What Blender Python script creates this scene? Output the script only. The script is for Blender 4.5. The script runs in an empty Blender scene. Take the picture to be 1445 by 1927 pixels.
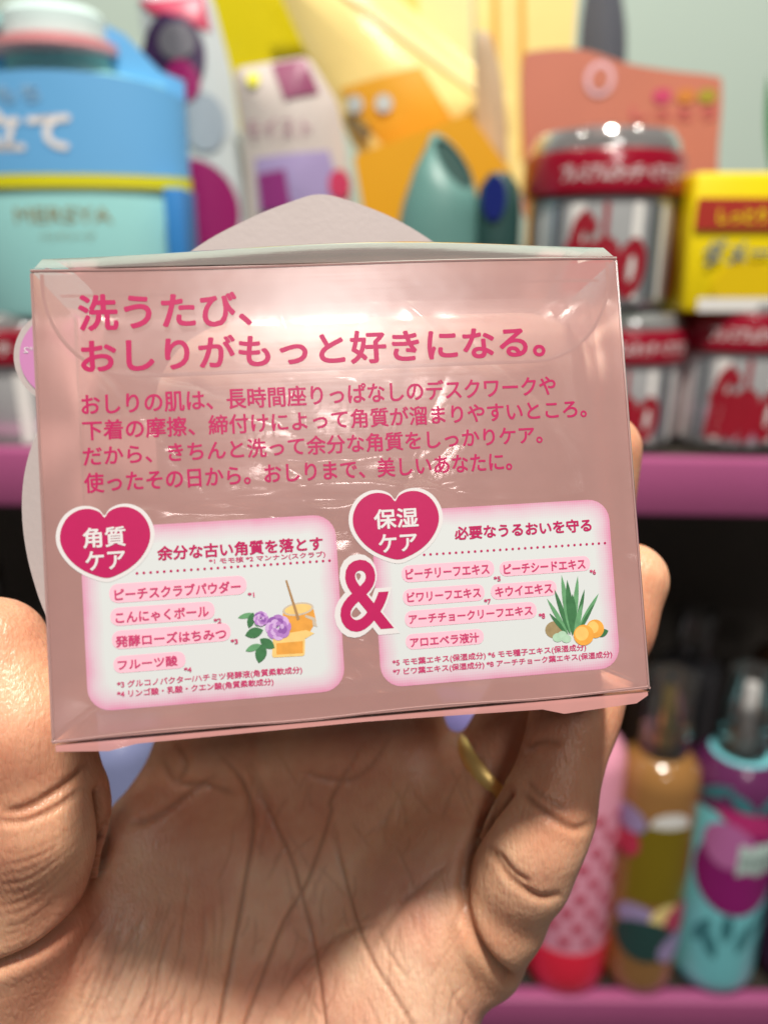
import bpy, bmesh, math, random
import numpy as np
from mathutils import Vector, Matrix
random.seed(7); rng = np.random.default_rng(7)
S = bpy.context.scene
COL = S.collection

# ------------------------------------------------------------------ camera
FPX, CX, CY = 1447.0, 722.5, 963.5          # focal length and centre, in photo pixels (1445 x 1927)
PITCH = math.radians(18.0)
CAM = Vector((0, 0, 1.30))
cp, sp = math.cos(PITCH), math.sin(PITCH)
cam_data = bpy.data.cameras.new('camera')
cam_data.sensor_fit = 'HORIZONTAL'; cam_data.sensor_width = 36.0
cam_data.lens = 36.0 * FPX / 1445.0
cam_data.clip_start = 0.01; cam_data.clip_end = 50
cam_data.dof.use_dof = True
cam_data.dof.focus_distance = 0.1255
cam_data.dof.aperture_fstop = 11.8
cam = bpy.data.objects.new('camera', cam_data); COL.objects.link(cam)
cam.location = CAM; cam.rotation_euler = (math.pi / 2 - PITCH, 0, 0)
S.camera = cam

# ------------------------------------------------------------------ world, lamps, exposure
W = bpy.data.worlds.new('World'); S.world = W; W.use_nodes = True
bg = W.node_tree.nodes['Background']
bg.inputs[0].default_value = (1.0, 0.93, 0.86, 1); bg.inputs[1].default_value = 0.10

def lamp(name, loc, target, size, power, color=(1, .93, .83), shape='DISK', sizey=None):
    d = bpy.data.lights.new(name, 'AREA'); d.shape = shape; d.size = size
    if sizey: d.size_y = sizey
    d.energy = power; d.color = color
    o = bpy.data.objects.new(name, d); COL.objects.link(o)
    o.location = loc
    o.rotation_euler = (Vector(target) - Vector(loc)).to_track_quat('-Z', 'Y').to_euler()
    return o
BOXC = (0, .11, 1.26)
lamp('overhead_spot', (0.10, -0.20, 2.62), BOXC, 0.19, 37)
lamp('ceiling_panel', (0.30, -1.55, 2.60), (0, .2, 1.2), 0.42, 7, (1, .95, .9), 'RECTANGLE', 0.26)
lamp('overhead_spot', (-0.75, 0.05, 2.6), (-.1, .45, 1.2), 0.08, 1.6)  # added lamp, gives the shelf goods extra highlights
lamp('overhead_spot', (0.8, 0.10, 2.5), (.2, .45, 1.2), 0.08, 1.8)  # second added lamp for highlights, on the right
S.view_settings.view_transform = 'Standard'; S.view_settings.look = 'None'
S.view_settings.exposure = 0; S.view_settings.gamma = 1; S.view_settings.use_curve_mapping = False
S.render.engine = 'CYCLES'
cy = S.cycles
cy.use_denoising = True
cy.max_bounces = 14; cy.transparent_max_bounces = 40; cy.transmission_bounces = 10
cy.diffuse_bounces = 4; cy.glossy_bounces = 4
cy.caustics_reflective = False; cy.caustics_refractive = False
cy.sample_clamp_indirect = 4.0

# ------------------------------------------------------------------ projections
def cam2world(p):
    x, y, z = p                        # right, down, forward
    return Vector((x, z * cp - y * sp, -z * sp - y * cp)) + CAM
def camdir(p):
    return cam2world(p) - CAM
def at_d(u, v, d):                     # point seen at (u, v), d metres in front of the lens plane
    return cam2world(((u - CX) / FPX * d, (v - CY) / FPX * d, d))
def at(u, v, y):                       # point seen at (u, v) on the upright plane Y = y
    r = camdir(((u - CX) / FPX, (v - CY) / FPX, 1.0))
    return CAM + r * (y / r.y)
def project(P):                        # world (n,3) -> photo pixels
    q = P - np.array(CAM)
    f = q[:, 1] * cp - q[:, 2] * sp; dn = -q[:, 1] * sp - q[:, 2] * cp
    return np.stack([q[:, 0] / f * FPX + CX, dn / f * FPX + CY, f], 1)

# ------------------------------------------------------------------ materials
def nodes(m): return m.node_tree.nodes, m.node_tree.links
MATS = {}
def pm(name, col, rough=.5, metal=0, var=.06, scale=60, bump=0, bscale=400, coat=0, spec=.5, sss=0, emit=None):
    if name in MATS: return MATS[name]
    m = bpy.data.materials.new(name); m.use_nodes = True
    N, L = nodes(m); b = N['Principled BSDF']
    tc = N.new('ShaderNodeTexCoord')
    nz = N.new('ShaderNodeTexNoise'); nz.inputs['Scale'].default_value = scale; nz.inputs['Detail'].default_value = 4
    L.new(tc.outputs['Object'], nz.inputs['Vector'])
    r = N.new('ShaderNodeMix'); r.data_type = 'RGBA'
    lo = [max(0, c * (1 - var)) for c in col[:3]]; hi = [min(1, c * (1 + var)) for c in col[:3]]
    r.inputs[6].default_value = (*lo, 1); r.inputs[7].default_value = (*hi, 1)
    L.new(nz.outputs['Fac'], r.inputs[0]); L.new(r.outputs[2], b.inputs['Base Color'])
    b.inputs['Roughness'].default_value = rough; b.inputs['Metallic'].default_value = metal
    b.inputs['Coat Weight'].default_value = coat; b.inputs['Coat Roughness'].default_value = .08
    b.inputs['Specular IOR Level'].default_value = spec
    if sss:
        b.inputs['Subsurface Weight'].default_value = sss; b.inputs['Subsurface Scale'].default_value = .004
    if bump:
        n2 = N.new('ShaderNodeTexNoise'); n2.inputs['Scale'].default_value = bscale
        L.new(tc.outputs['Object'], n2.inputs['Vector'])
        bp = N.new('ShaderNodeBump'); bp.inputs['Strength'].default_value = bump; bp.inputs['Distance'].default_value = .001
        L.new(n2.outputs['Fac'], bp.inputs['Height']); L.new(bp.outputs[0], b.inputs['Normal'])
    MATS[name] = m
    return m

def film(name, tint, milk, milkcol, gloss=.06, rough=.12, graze=.35, bump=.15, bscale=60, spec_col=(1, 1, 1), trans=.5):
    """thin clear plastic sheet: tinted see-through + a little milky scatter + sheen"""
    m = bpy.data.materials.new(name); m.use_nodes = True
    N, L = nodes(m); N.remove(N['Principled BSDF']); out = N['Material Output']
    tr = N.new('ShaderNodeBsdfTransparent'); tr.inputs[0].default_value = (*tint, 1)
    df = N.new('ShaderNodeBsdfDiffuse'); df.inputs[0].default_value = (*milkcol, 1)
    tl = N.new('ShaderNodeBsdfTranslucent'); tl.inputs[0].default_value = (*milkcol, 1)
    gl = N.new('ShaderNodeBsdfGlossy'); gl.inputs[0].default_value = (*spec_col, 1); gl.inputs['Roughness'].default_value = rough
    dm = N.new('ShaderNodeMixShader'); dm.inputs[0].default_value = trans
    L.new(df.outputs[0], dm.inputs[1]); L.new(tl.outputs[0], dm.inputs[2])
    lw = N.new('ShaderNodeLayerWeight'); lw.inputs[0].default_value = .35
    ma = N.new('ShaderNodeMath'); ma.operation = 'MULTIPLY_ADD'; ma.use_clamp = True
    ma.inputs[1].default_value = graze; ma.inputs[2].default_value = milk
    L.new(lw.outputs['Facing'], ma.inputs[0])
    tc = N.new('ShaderNodeTexCoord')
    nz = N.new('ShaderNodeTexNoise'); nz.inputs['Scale'].default_value = 45; nz.inputs['Detail'].default_value = 6
    L.new(tc.outputs['Object'], nz.inputs['Vector'])
    mr = N.new('ShaderNodeMapRange'); mr.inputs[3].default_value = .75; mr.inputs[4].default_value = 1.25
    L.new(nz.outputs['Fac'], mr.inputs[0])
    mm = N.new('ShaderNodeMath'); mm.operation = 'MULTIPLY'; L.new(ma.outputs[0], mm.inputs[0]); L.new(mr.outputs[0], mm.inputs[1])
    m1 = N.new('ShaderNodeMixShader'); L.new(mm.outputs[0], m1.inputs[0])
    L.new(tr.outputs[0], m1.inputs[1]); L.new(dm.outputs[0], m1.inputs[2])
    fr = N.new('ShaderNodeFresnel'); fr.inputs[0].default_value = 1.5
    mf = N.new('ShaderNodeMath'); mf.operation = 'MULTIPLY'; mf.use_clamp = True; mf.inputs[1].default_value = gloss / .04
    L.new(fr.outputs[0], mf.inputs[0])
    m2 = N.new('ShaderNodeMixShader'); L.new(mf.outputs[0], m2.inputs[0])
    L.new(m1.outputs[0], m2.inputs[1]); L.new(gl.outputs[0], m2.inputs[2])
    if bump:
        n2 = N.new('ShaderNodeTexNoise'); n2.inputs['Scale'].default_value = bscale; n2.inputs['Detail'].default_value = 3
        L.new(tc.outputs['Object'], n2.inputs['Vector'])
        # fine straight scratches
        mp = N.new('ShaderNodeMapping'); mp.inputs['Rotation'].default_value = (0, .6, 0); mp.inputs['Scale'].default_value = (30, 30, 1400)
        L.new(tc.outputs['Object'], mp.inputs[0])
        n3 = N.new('ShaderNodeTexNoise'); n3.inputs['Scale'].default_value = 1.0; L.new(mp.outputs[0], n3.inputs['Vector'])
        ad = N.new('ShaderNodeMath'); ad.operation = 'MULTIPLY_ADD'; ad.inputs[1].default_value = .05
        L.new(n3.outputs['Fac'], ad.inputs[0]); L.new(n2.outputs['Fac'], ad.inputs[2])
        bp = N.new('ShaderNodeBump'); bp.inputs['Strength'].default_value = bump; bp.inputs['Distance'].default_value = .002
        L.new(ad.outputs[0], bp.inputs['Height']); L.new(bp.outputs[0], gl.inputs['Normal'])
    L.new(m2.outputs[0], out.inputs[0])
    return m

# ------------------------------------------------------------------ mesh helpers
class MB:
    """collects faces of one part, several materials allowed"""
    def __init__(s): s.v, s.f, s.mi, s.mats, s.att = [], [], [], [], {}
    def m(s, mat):
        if mat not in s.mats: s.mats.append(mat)
        return s.mats.index(mat)
    def add(s, verts, faces, mat):
        o = len(s.v); k = s.m(mat)
        s.v += [tuple(p) for p in verts]
        for f in faces: s.f.append([i + o for i in f]); s.mi.append(k)
        return o
    def build(s, name, parent=None, smooth=True, loc=None, rot=None, auto=40):
        me = bpy.data.meshes.new(name); me.from_pydata(s.v, [], s.f); me.update()
        for mt in s.mats: me.materials.append(mt)
        me.polygons.foreach_set('material_index', s.mi)
        me.polygons.foreach_set('use_smooth', [smooth] * len(s.f))
        if smooth and auto: me.set_sharp_from_angle(angle=math.radians(auto))
        o = bpy.data.objects.new(name, me); COL.objects.link(o)
        if parent: o.parent = parent
        if loc is not None: o.location = loc
        if rot is not None: o.rotation_euler = rot
        return o
def thing(name, label, cat, loc=(0, 0, 0), rot=(0, 0, 0), group=None):
    o = bpy.data.objects.new(name, None); COL.objects.link(o); o.empty_display_size = .02
    o.location = loc; o.rotation_euler = rot
    o['label'] = label; o['category'] = cat
    if group: o['group'] = group
    return o
def tag(o, label=None, cat=None, group=None, kind=None):
    for k, v in (('label', label), ('category', cat), ('group', group), ('kind', kind)):
        if v: o[k] = v
    return o

def lathe(mb, prof, mat, seg=40, sx=1, sy=1, c=(0, 0), cap=True):
    """prof [(r, z)...] bottom to top"""
    vs, fs = [], []
    for r, z in prof:
        for i in range(seg):
            a = 2 * math.pi * i / seg
            vs.append((c[0] + r * sx * math.cos(a), c[1] + r * sy * math.sin(a), z))
    for j in range(len(prof) - 1):
        for i in range(seg):
            fs.append((j * seg + i, j * seg + (i + 1) % seg, (j + 1) * seg + (i + 1) % seg, (j + 1) * seg + i))
    if cap:
        fs.append(tuple(range(seg))[::-1]); n = (len(prof) - 1) * seg
        fs.append(tuple(range(n, n + seg)))
    mb.add(vs, fs, mat)
def rrect(w, h, r, n=6, cx=0, cy=0):
    pts = []
    for qx, qy, a0 in ((1, 1, 0), (-1, 1, 90), (-1, -1, 180), (1, -1, 270)):
        for i in range(n + 1):
            a = math.radians(a0 + 90 * i / n)
            pts.append((cx + qx * (w / 2 - r) + r * math.cos(a), cy + qy * (h / 2 - r) + r * math.sin(a)))
    return pts
def rbox(mb, w, d, h, mat, r=.002, M=None, z0=0):
    """rounded carton: footprint w x d, height h, softened edges"""
    vs, fs = [], []
    lv = [(z0, r * .8), (z0 + r * .3, r * .25), (z0 + r, 0), (z0 + h - r, 0), (z0 + h - r * .3, r * .25), (z0 + h, r * .8)]
    n = None
    for z, ins in lv:
        ring = rrect(w - 2 * ins, d - 2 * ins, r, 4)
        n = len(ring); vs += [(x, y, z) for x, y in ring]
    for j in range(len(lv) - 1):
        for i in range(n): fs.append((j * n + i, j * n + (i + 1) % n, (j + 1) * n + (i + 1) % n, (j + 1) * n + i))
    fs.append(tuple(range(n))[::-1]); fs.append(tuple(range((len(lv) - 1) * n, len(lv) * n)))
    if M is not None: vs = [M @ Vector(p) for p in vs]
    mb.add(vs, fs, mat)
def tube(mb, pts, r, mat, seg=8, taper=None):
    pts = [Vector(p) for p in pts]; vs, fs = [], []
    for i, p in enumerate(pts):
        t = (pts[min(i + 1, len(pts) - 1)] - pts[max(i - 1, 0)]).normalized()
        a = t.orthogonal().normalized() if i == 0 else (a - t * a.dot(t)).normalized()
        b = t.cross(a); rr = r if taper is None else r * taper[i]
        for k in range(seg):
            th = 2 * math.pi * k / seg
            vs.append(p + (a * math.cos(th) + b * math.sin(th)) * rr)
    for j in range(len(pts) - 1):
        for k in range(seg): fs.append((j * seg + k, j * seg + (k + 1) % seg, (j + 1) * seg + (k + 1) % seg, (j + 1) * seg + k))
    fs.append(tuple(range(seg))[::-1]); fs.append(tuple(range((len(pts) - 1) * seg, len(pts) * seg)))
    mb.add(vs, fs, mat)
def slab(mb, outline, y0, y1, mat):
    """outline in (x, z), extruded from y0 to y1"""
    n = len(outline)
    vs = [(x, y0, z) for x, z in outline] + [(x, y1, z) for x, z in outline]
    fs = [tuple(range(n)), tuple(range(n, 2 * n))[::-1]]
    fs += [(i, i + n, (i + 1) % n + n, (i + 1) % n) for i in range(n)]
    mb.add(vs, fs, mat)
def flat(mb, outline, y, mat):
    mb.add([(x, y, z) for x, z in outline], [tuple(range(len(outline)))], mat)
def smooth_closed(pts, n=10):
    P = [Vector(p) for p in pts]; out = []
    for i in range(len(P)):
        a, b, c, d = P[i - 1], P[i], P[(i + 1) % len(P)], P[(i + 2) % len(P)]
        for k in range(n):
            t = k / n
            out.append(.5 * ((2 * b) + (c - a) * t + (2 * a - 5 * b + 4 * c - d) * t * t + (3 * b - a - 3 * c + d) * t ** 3))
    return [tuple(p) for p in out]
_H = [(0, .13), (.10, .05), (.30, -.005), (.55, .0), (.80, .09), (.96, .25), (1, .42), (.93, .58), (.76, .74), (.52, .87), (.22, .965), (0, 1.0)]
def heart(w, h, cx=0, cz=0, n=64):
    pts = [(x, y) for x, y in _H] + [(-x, y) for x, y in _H[-2:0:-1]]
    return [(cx + x * w / 2, cz + (.5 - y) * h) for x, y in smooth_closed(pts, 3)]
_tc = {}
def glyphs(body, bold=0.0, shear=0.0):
    """text as flat triangles, its ink box scaled to 0..1"""
    key = (body, bold, shear)
    if key in _tc: return _tc[key]
    c = bpy.data.curves.new('t', 'FONT'); c.body = body; c.offset = bold; c.resolution_u = 4; c.shear = shear
    o = bpy.data.objects.new('t', c); COL.objects.link(o)
    me = bpy.data.meshes.new_from_object(o.evaluated_get(bpy.context.evaluated_depsgraph_get()))
    v = np.array([q.co[:2] for q in me.vertices]); f = [tuple(p.vertices) for p in me.polygons]
    bpy.data.objects.remove(o); bpy.data.curves.remove(c); bpy.data.meshes.remove(me)
    lo, hi = v.min(0), v.max(0)
    _tc[key] = ((v - lo) / (hi - lo), f, (hi - lo)[0] / (hi - lo)[1])
    return _tc[key]
def put_text(mb, body, x0, x1, z0, z1, y, mat, bold=0.0, shear=0.0):
    """bold: stroke thickening as a share of the line height, laid as slightly shifted sheets"""
    v, f, _ = glyphs(body, 0.0, shear); h = z1 - z0; b = bold * h
    k = 1 if bold == 0 else 6
    for i in range(k):
        a = 2 * math.pi * i / k
        dx, dz = (b * math.cos(a), b * math.sin(a)) if bold else (0, 0)
        mb.add([(x0 + b + p[0] * (x1 - x0 - 2 * b) + dx, y - i * 2e-6, z0 + b + p[1] * (h - 2 * b) + dz) for p in v], f, mat)

# ================================================================== the pink soap box
BW, BH, BD = .092, .0704, .024
A_ = Vector((0.991592, -0.058984, 0.115175)); B_ = Vector((0.063835, 0.997203, -0.038887)); N_ = Vector((-0.112559, 0.045912, 0.992584))
TLc = Vector((-0.053109, -0.03635, 0.115475))
Oc = TLc + A_ * (BW / 2) + B_ * BH                      # bottom middle of the front wall, in lens axes
Xw, Yw, Zw = camdir(A_), camdir(N_), camdir(-B_)
BOXM = Matrix(((Xw.x, Yw.x, Zw.x), (Xw.y, Yw.y, Zw.y), (Xw.z, Yw.z, Zw.z))).to_4x4()
BOXM.translation = cam2world(Oc)
def loc(u, v, y=0.0):                                   # photo pixel -> box-local (x, z) on the plane y
    r = Vector(((u - CX) / FPX, (v - CY) / FPX, 1.0))
    t = (Oc + N_ * y).dot(N_) / r.dot(N_)
    p = r * t - Oc
    return p.dot(A_), -p.dot(B_)

box = thing('soap_box', 'clear pink plastic soap box with red Japanese printing held in the hand', 'box')
box.matrix_world = BOXM

M_film = film('pink_clear_plastic', (.99, .91, .90), .40, (1, .56, .53), gloss=.085, rough=.25, graze=.10, trans=.12, bump=.10, bscale=55)
M_flap = film('milky_clear_plastic', (.97, .95, .95), .34, (.94, .85, .88), gloss=.12, rough=.3, graze=.10, trans=.2, bump=.14, bscale=40)
M_edge = film('plastic_edge', (.95, .80, .78), .85, (1, .62, .60), gloss=.2, rough=.15, graze=.2, bump=0)
M_lip = film('lower_flap_plastic', (.97, .82, .80), .6, (1, .50, .48), gloss=.1, rough=.2, graze=.1, bump=0, trans=.15)
M_lidf = film('lid_plastic', (.98, .96, .95), .12, (.98, .88, .85), gloss=.14, rough=.14, graze=.25, bump=.14, bscale=40, trans=.3)
M_rim = film('cut_plastic_rim', (1, .95, .9), .97, (1, .97, .94), gloss=.6, rough=.45, graze=.2, bump=0)
M_mag = pm('magenta_ink', (.47, .012, .105), .38, var=.05, scale=900)
M_pink_ink = pm('rose_ink', (.55, .05, .16), .4, var=.05, scale=900)
M_white_ink = pm('white_ink', (.70, .68, .70), .35, var=.02, scale=500)
M_pale_ink = pm('pale_pink_ink', (.86, .50, .62), .4, var=.03, scale=800)
M_paper = pm('card_paper', (.42, .365, .365), .6, var=.03, scale=150, bump=.05, bscale=900)

# four walls: one bent sheet with softened vertical edges
w = MB(); ring = []
r = .0006
for cx_, cy_, a0 in ((BW/2-r, r, 270), (BW/2-r, BD-r, 0), (-BW/2+r, BD-r, 90), (-BW/2+r, r, 180)):
    for k in range(4):
        a = math.radians(a0 + 30 * k); ring.append((cx_ + r * math.cos(a), cy_ + r * math.sin(a)))
rr2 = []
for i, p in enumerate(ring):                             # extra columns beside each fold keep the walls themselves flat
    q = ring[(i+1) % len(ring)]; rr2.append(p)
    if math.hypot(q[0]-p[0], q[1]-p[1]) > .005:
        for t in (.02, .5, .98): rr2.append((p[0]+(q[0]-p[0])*t, p[1]+(q[1]-p[1])*t))
ring = rr2
zs = np.linspace(0, BH, 9); vs = []; fs = []
for z in zs: vs += [(x, y, z) for x, y in ring]
n = len(ring)
for j in range(len(zs) - 1):
    for i in range(n): fs.append((j*n+i, j*n+(i+1) % n, (j+1)*n+(i+1) % n, (j+1)*n+i))
w.add(vs, fs, M_film); w.build('wall_sleeve', box, auto=0)
# crisp fold lines along the edges
e = MB()
for x, y in ((-BW/2, 0), (BW/2, 0), (-BW/2, BD), (BW/2, BD)):
    tube(e, [(x * .998, y + (.0001 if y == 0 else -.0001), z) for z in np.linspace(.0005, BH - .0005, 6)], .00022, M_edge, 6)
for y in (.0002, BD):
    tube(e, [(x, y, .0002 + .0002 * math.sin(x * 160)) for x in np.linspace(-BW/2, BW/2, 20)], .00028, M_edge, 6)
for x in (-BW/2, BW/2):
    tube(e, [(x, y, .0002) for y in np.linspace(0, BD, 5)], .00022, M_edge, 6)
tube(e, [(x, .0001, BH - .0001 + .0002 * math.sin(x * 70)) for x in np.linspace(-BW/2, BW/2, 20)], .00025, M_edge, 6)
e.build('fold_edge', box)
# bottom: main sheet plus the lip of the lower flap that peeks out below
b = MB()
xs = np.linspace(-BW/2, BW/2, 24); ys = np.linspace(0, BD, 8)
vs = [(x, y, -.0004 - .0009 * math.sin(math.pi * y / BD) * (1 + .3 * math.sin(x * 90))) for y in ys for x in xs]
fs = [(j*24+i, j*24+i+1, (j+1)*24+i+1, (j+1)*24+i) for j in range(7) for i in range(23)]
b.add(vs, fs, M_film)
lip = [(-.0455, -.0004), (-.0455, -.0013), (-.038, -.0019), (-.034, -.0012), (.0, -.0010), (.028, -.0016), (.0315, -.0026), (.0435, -.0020), (.0455, -.0009), (.0455, -.0004)]
slab(b, lip, -.0003, .0001, M_lip)
b.build('bottom_panel', box)
# inner bottom dust flaps: slanted creases seen through the front wall
for s in (-1, 1):
    d_ = MB()
    p = [(s*.0455, .0008, .0008), (s*.0455, BD-.001, .0008), (s*.031, BD-.002, .0075), (s*.036, .002, .0055)]
    d_.add(p, [(0, 1, 2, 3)], M_film)
    tube(d_, [p[0], ((p[0][0]+p[3][0])/2, .0015, .0036), p[3], ((p[3][0]+p[2][0])/2, .009, .007), p[2]], .00016, M_rim, 6)
    d_.build('dust_flap', box, auto=0)
# bulging lid
t = MB(); xs = np.linspace(-1, 1, 33); ys = np.linspace(0, 1, 12)
vs = []
for q in ys:
    half = BW/2 - .0005 - .0045 * min(1, q * 1.6)
    for x in xs:
        bul = math.sin(math.pi * min(1, q ** .62)) * (.0052 + .0006 * math.sin(3 * x + 1)) * (1 - .22 * x * x)
        vs.append((x * half, q * BD, BH + .0002 + bul - q * .001))
fs = [(j*33+i, j*33+i+1, (j+1)*33+i+1, (j+1)*33+i) for j in range(11) for i in range(32)]
t.add(vs, fs, M_lidf); t.build('lid', box)
for s in (-1, 1):
    c_ = MB()                                        # curled corner tabs of the lid
    c_.add([(s*.0410, .004, BH+.0006), (s*.0440, .0015, BH+.0009), (s*.0456, .004, BH+.0014), (s*.0425, .008, BH+.0026)], [(0, 1, 2, 3)], M_rim)
    c_.build('corner_tab', box)
# tuck flap behind the front wall, rounded lower corners, bright cut rim
hw, zt, zb, rr = .0445, BH - .0006, loc(640, 692)[1], .0135
low = [(-hw, zt)] + [(-hw + rr - rr * math.cos(a), zb + rr * 1.05 - rr * 1.05 * math.sin(a)) for a in np.linspace(0, math.pi/2, 12)]
low += [(hw - rr + rr * math.sin(a), zb + rr * 1.05 - rr * 1.05 * math.cos(a)) for a in np.linspace(0, math.pi/2, 12)] + [(hw, zt)]
f_ = MB()
# gently bowed sheet
cols = 41; vs = []; rows = 10
for j in range(rows):
    for i in range(cols):
        x = -hw + 2 * hw * i / (cols - 1)
        ax = abs(x); lo = zb if ax < hw - rr else zb + rr * 1.05 * (1 - math.sqrt(max(0, 1 - ((ax - hw + rr) / rr) ** 2)))
        z = lo + (zt - lo) * j / (rows - 1)
        vs.append((x, .0006 + .0012 * (1 - (x / hw) ** 2) * math.sin(math.pi * (z - zb) / (zt - zb)), z))
f_.add(vs, [(j*cols+i, j*cols+i+1, (j+1)*cols+i+1, (j+1)*cols+i) for j in range(rows-1) for i in range(cols-1)], M_flap)
tube(f_, [(x, .0004, z) for x, z in low], .00030, M_rim, 6)
# pressed fold line below the lid
tube(f_, [(x, .0009, BH - .0036 + .0003 * math.sin(x * 60)) for x in np.linspace(-.042, .043, 24)], .00022, M_flap, 6)
f_.build('tuck_flap', box)

# ---- printing on the front wall (ink sheets a few hundredths of a millimetre proud of the film)
INK = -.00002
def line(mb, body, u0, vt, vb, u1, mat, y=INK, bold=.02, shear=0, lift=0):
    (x0, z1), (_, z0) = loc(u0, vt), loc(u0, vb); x1 = loc(u1, vb - (u1 - u0) * .04)[0]
    put_text(mb, body, x0, x1, z0 + lift, z1 + lift, y, mat, bold, shear)
h = MB()
line(h, '洗うたび、', 145, 554, 624, 475, M_mag, bold=.030)
line(h, 'おしりがもっと好きになる。', 150, 638, 704, 1027, M_mag, bold=.030)
h.build('printed_heading', box, smooth=False)
h = MB()
line(h, 'おしりの肌は、長時間座りっぱなしのデスクワークや', 152, 741, 782, 1047, M_mag, bold=.022)
line(h, '下着の摩擦、締付けによって角質が溜まりやすいところ。', 154, 791, 830, 1105, M_mag, bold=.022)
line(h, 'だから、きちんと洗って余分な角質をしっかりケア。', 155, 840, 878, 1022, M_mag, bold=.022)
line(h, '使ったその日から。おしりまで、美しいあなたに。', 157, 890, 929, 965, M_mag, bold=.022)
h.build('printed_paragraph', box, smooth=False)

def fade_mat():
    m = bpy.data.materials.new('pink_edged_white_print'); m.use_nodes = True
    N, L = nodes(m); b = N['Principled BSDF']; b.inputs['Roughness'].default_value = .32
    at_ = N.new('ShaderNodeAttribute'); at_.attribute_name = 'inset'
    tc = N.new('ShaderNodeTexCoord'); nz = N.new('ShaderNodeTexNoise'); nz.inputs['Scale'].default_value = 180; nz.inputs['Detail'].default_value = 3
    L.new(tc.outputs['Object'], nz.inputs['Vector'])
    # halftone dots of the print
    vo = N.new('ShaderNodeTexVoronoi'); vo.inputs['Scale'].default_value = 2600; vo.inputs['Randomness'].default_value = 0
    L.new(tc.outputs['Object'], vo.inputs['Vector'])
    s1 = N.new('ShaderNodeMath'); s1.operation = 'MULTIPLY_ADD'; s1.inputs[1].default_value = .35; L.new(nz.outputs['Fac'], s1.inputs[0]); L.new(at_.outputs['Fac'], s1.inputs[2])
    s2 = N.new('ShaderNodeMath'); s2.operation = 'MULTIPLY_ADD'; s2.inputs[1].default_value = .22; L.new(vo.outputs['Distance'], s2.inputs[0]); L.new(s1.outputs[0], s2.inputs[2])
    cr = N.new('ShaderNodeValToRGB'); e = cr.color_ramp.elements
    e[0].position = .22; e[0].color = (.66, .26, .42, 1); e[1].position = .95; e[1].color = (.64, .68, .70, 1)
    k = cr.color_ramp.elements.new(.55); k.color = (.66, .51, .60, 1)
    L.new(s2.outputs[0], cr.inputs[0]); L.new(cr.outputs[0], b.inputs['Base Color'])
    return m
M_fade = fade_mat()
def panel(x0, x1, z0, z1, y):
    mb = MB(); rings = []; steps = [0, .0006, .0012, .0019, .0026, .0034, .0042]
    rad = .0034; vs, att = [], []
    for s in steps:
        p = rrect(x1 - x0 - 2*s, z1 - z0 - 2*s, max(rad - s * .5, .0008), 6, (x0+x1)/2, (z0+z1)/2)
        vs += [(x, y, z) for x, z in p]; att += [s / steps[-1]] * len(p)
    n = len(p); fs = []
    for j in range(len(steps) - 1):
        for i in range(n): fs.append((j*n+i, j*n+(i+1) % n, (j+1)*n+(i+1) % n, (j+1)*n+i))
    fs.append(tuple(range((len(steps)-1)*n, len(steps)*n)))
    mb.add(vs, fs, M_fade)
    o = mb.build('ingredient_panel', box, smooth=False)
    a = o.data.attributes.new('inset', 'FLOAT', 'POINT'); a.data.foreach_set('value', att)
    return o
def quad_of(us):
    p = [loc(u, v) for u, v in us]
    return (p[0][0]+p[3][0])/2, (p[1][0]+p[2][0])/2, (p[2][1]+p[3][1])/2, (p[0][1]+p[1][1])/2
x0, x1, z0, z1 = quad_of([(150, 995), (630, 968), (650, 1300), (166, 1340)])
panL = panel(x0, x1, z0, z1, INK)
x0, x1, z0, z1 = quad_of([(699, 963), (1143, 940), (1168, 1255), (716, 1297)])
panR = panel(x0, x1, z0, z1, INK)
P1, P2, P3 = INK - .00003, INK - .00006, INK - .00009
def dots(panel_, u0, v0, u1, v1, n):
    mb = MB(); (xa, za), (xb, zb_) = loc(u0, v0), loc(u1, v1)
    for i in range(n):
        x = xa + (xb - xa) * i / (n - 1); z = za + (zb_ - za) * i / (n - 1)
        flat(mb, [(x + .00021 * math.cos(a), z + .00021 * math.sin(a)) for a in np.linspace(0, 2*math.pi, 9)[:-1]], P1, M_mag)
    mb.build('dotted_rule', panel_, smooth=False)
def pill(panel_, pu0, pu1, pvt, pvb, body, tu0, tu1, tvt, tvb, note, nu0, nu1, nvt, nvb):
    mb = MB()
    (x0, z1), (_, z0) = loc(pu0, pvt), loc(pu0, pvb); x1 = loc(pu1, pvb - (pu1 - pu0) * .06)[0]
    flat(mb, rrect(x1-x0, z1-z0, (z1-z0) * .45, 6, (x0+x1)/2, (z0+z1)/2), P1, M_pale_ink)
    line(mb, body, tu0, tvt, tvb, tu1, M_pink_ink, P2, .03)
    if note: line(mb, note, nu0, nvt, nvb, nu1, M_pink_ink, P2, .04)
    mb.build('ingredient_label', panel_, smooth=False)
L_ = lambda zx: 80 + zx / 2.408
T_ = lambda zy: 920 + zy / 2.408
def zl(*a): return [L_(q) if i % 2 == 0 else 0 for i, q in enumerate(a)]
mb = MB(); line(mb, '余分な古い角質を落とす', 295, 1028, 1056, 609, M_mag, P1, .035); mb.build('panel_title', panL, smooth=False)
mb = MB(); line(mb, '*1 モモ核 *2 マンナン(スクラブ)', 393, 1051, 1064, 613, M_pink_ink, P1, .025); mb.build('footnote', panL, smooth=False)
dots(panL, 258, 1079, 620, 1055, 30)
pill(panL, 205, 465, 1100, 1136, 'ピーチスクラブパウダー', 215, 454, 1108, 1131, '*1', 466, 479, 1115, 1125)
pill(panL, 207, 405, 1145, 1179, 'こんにゃくボール', 217, 394, 1152, 1174, '*2', 402, 417, 1164, 1174)
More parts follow.
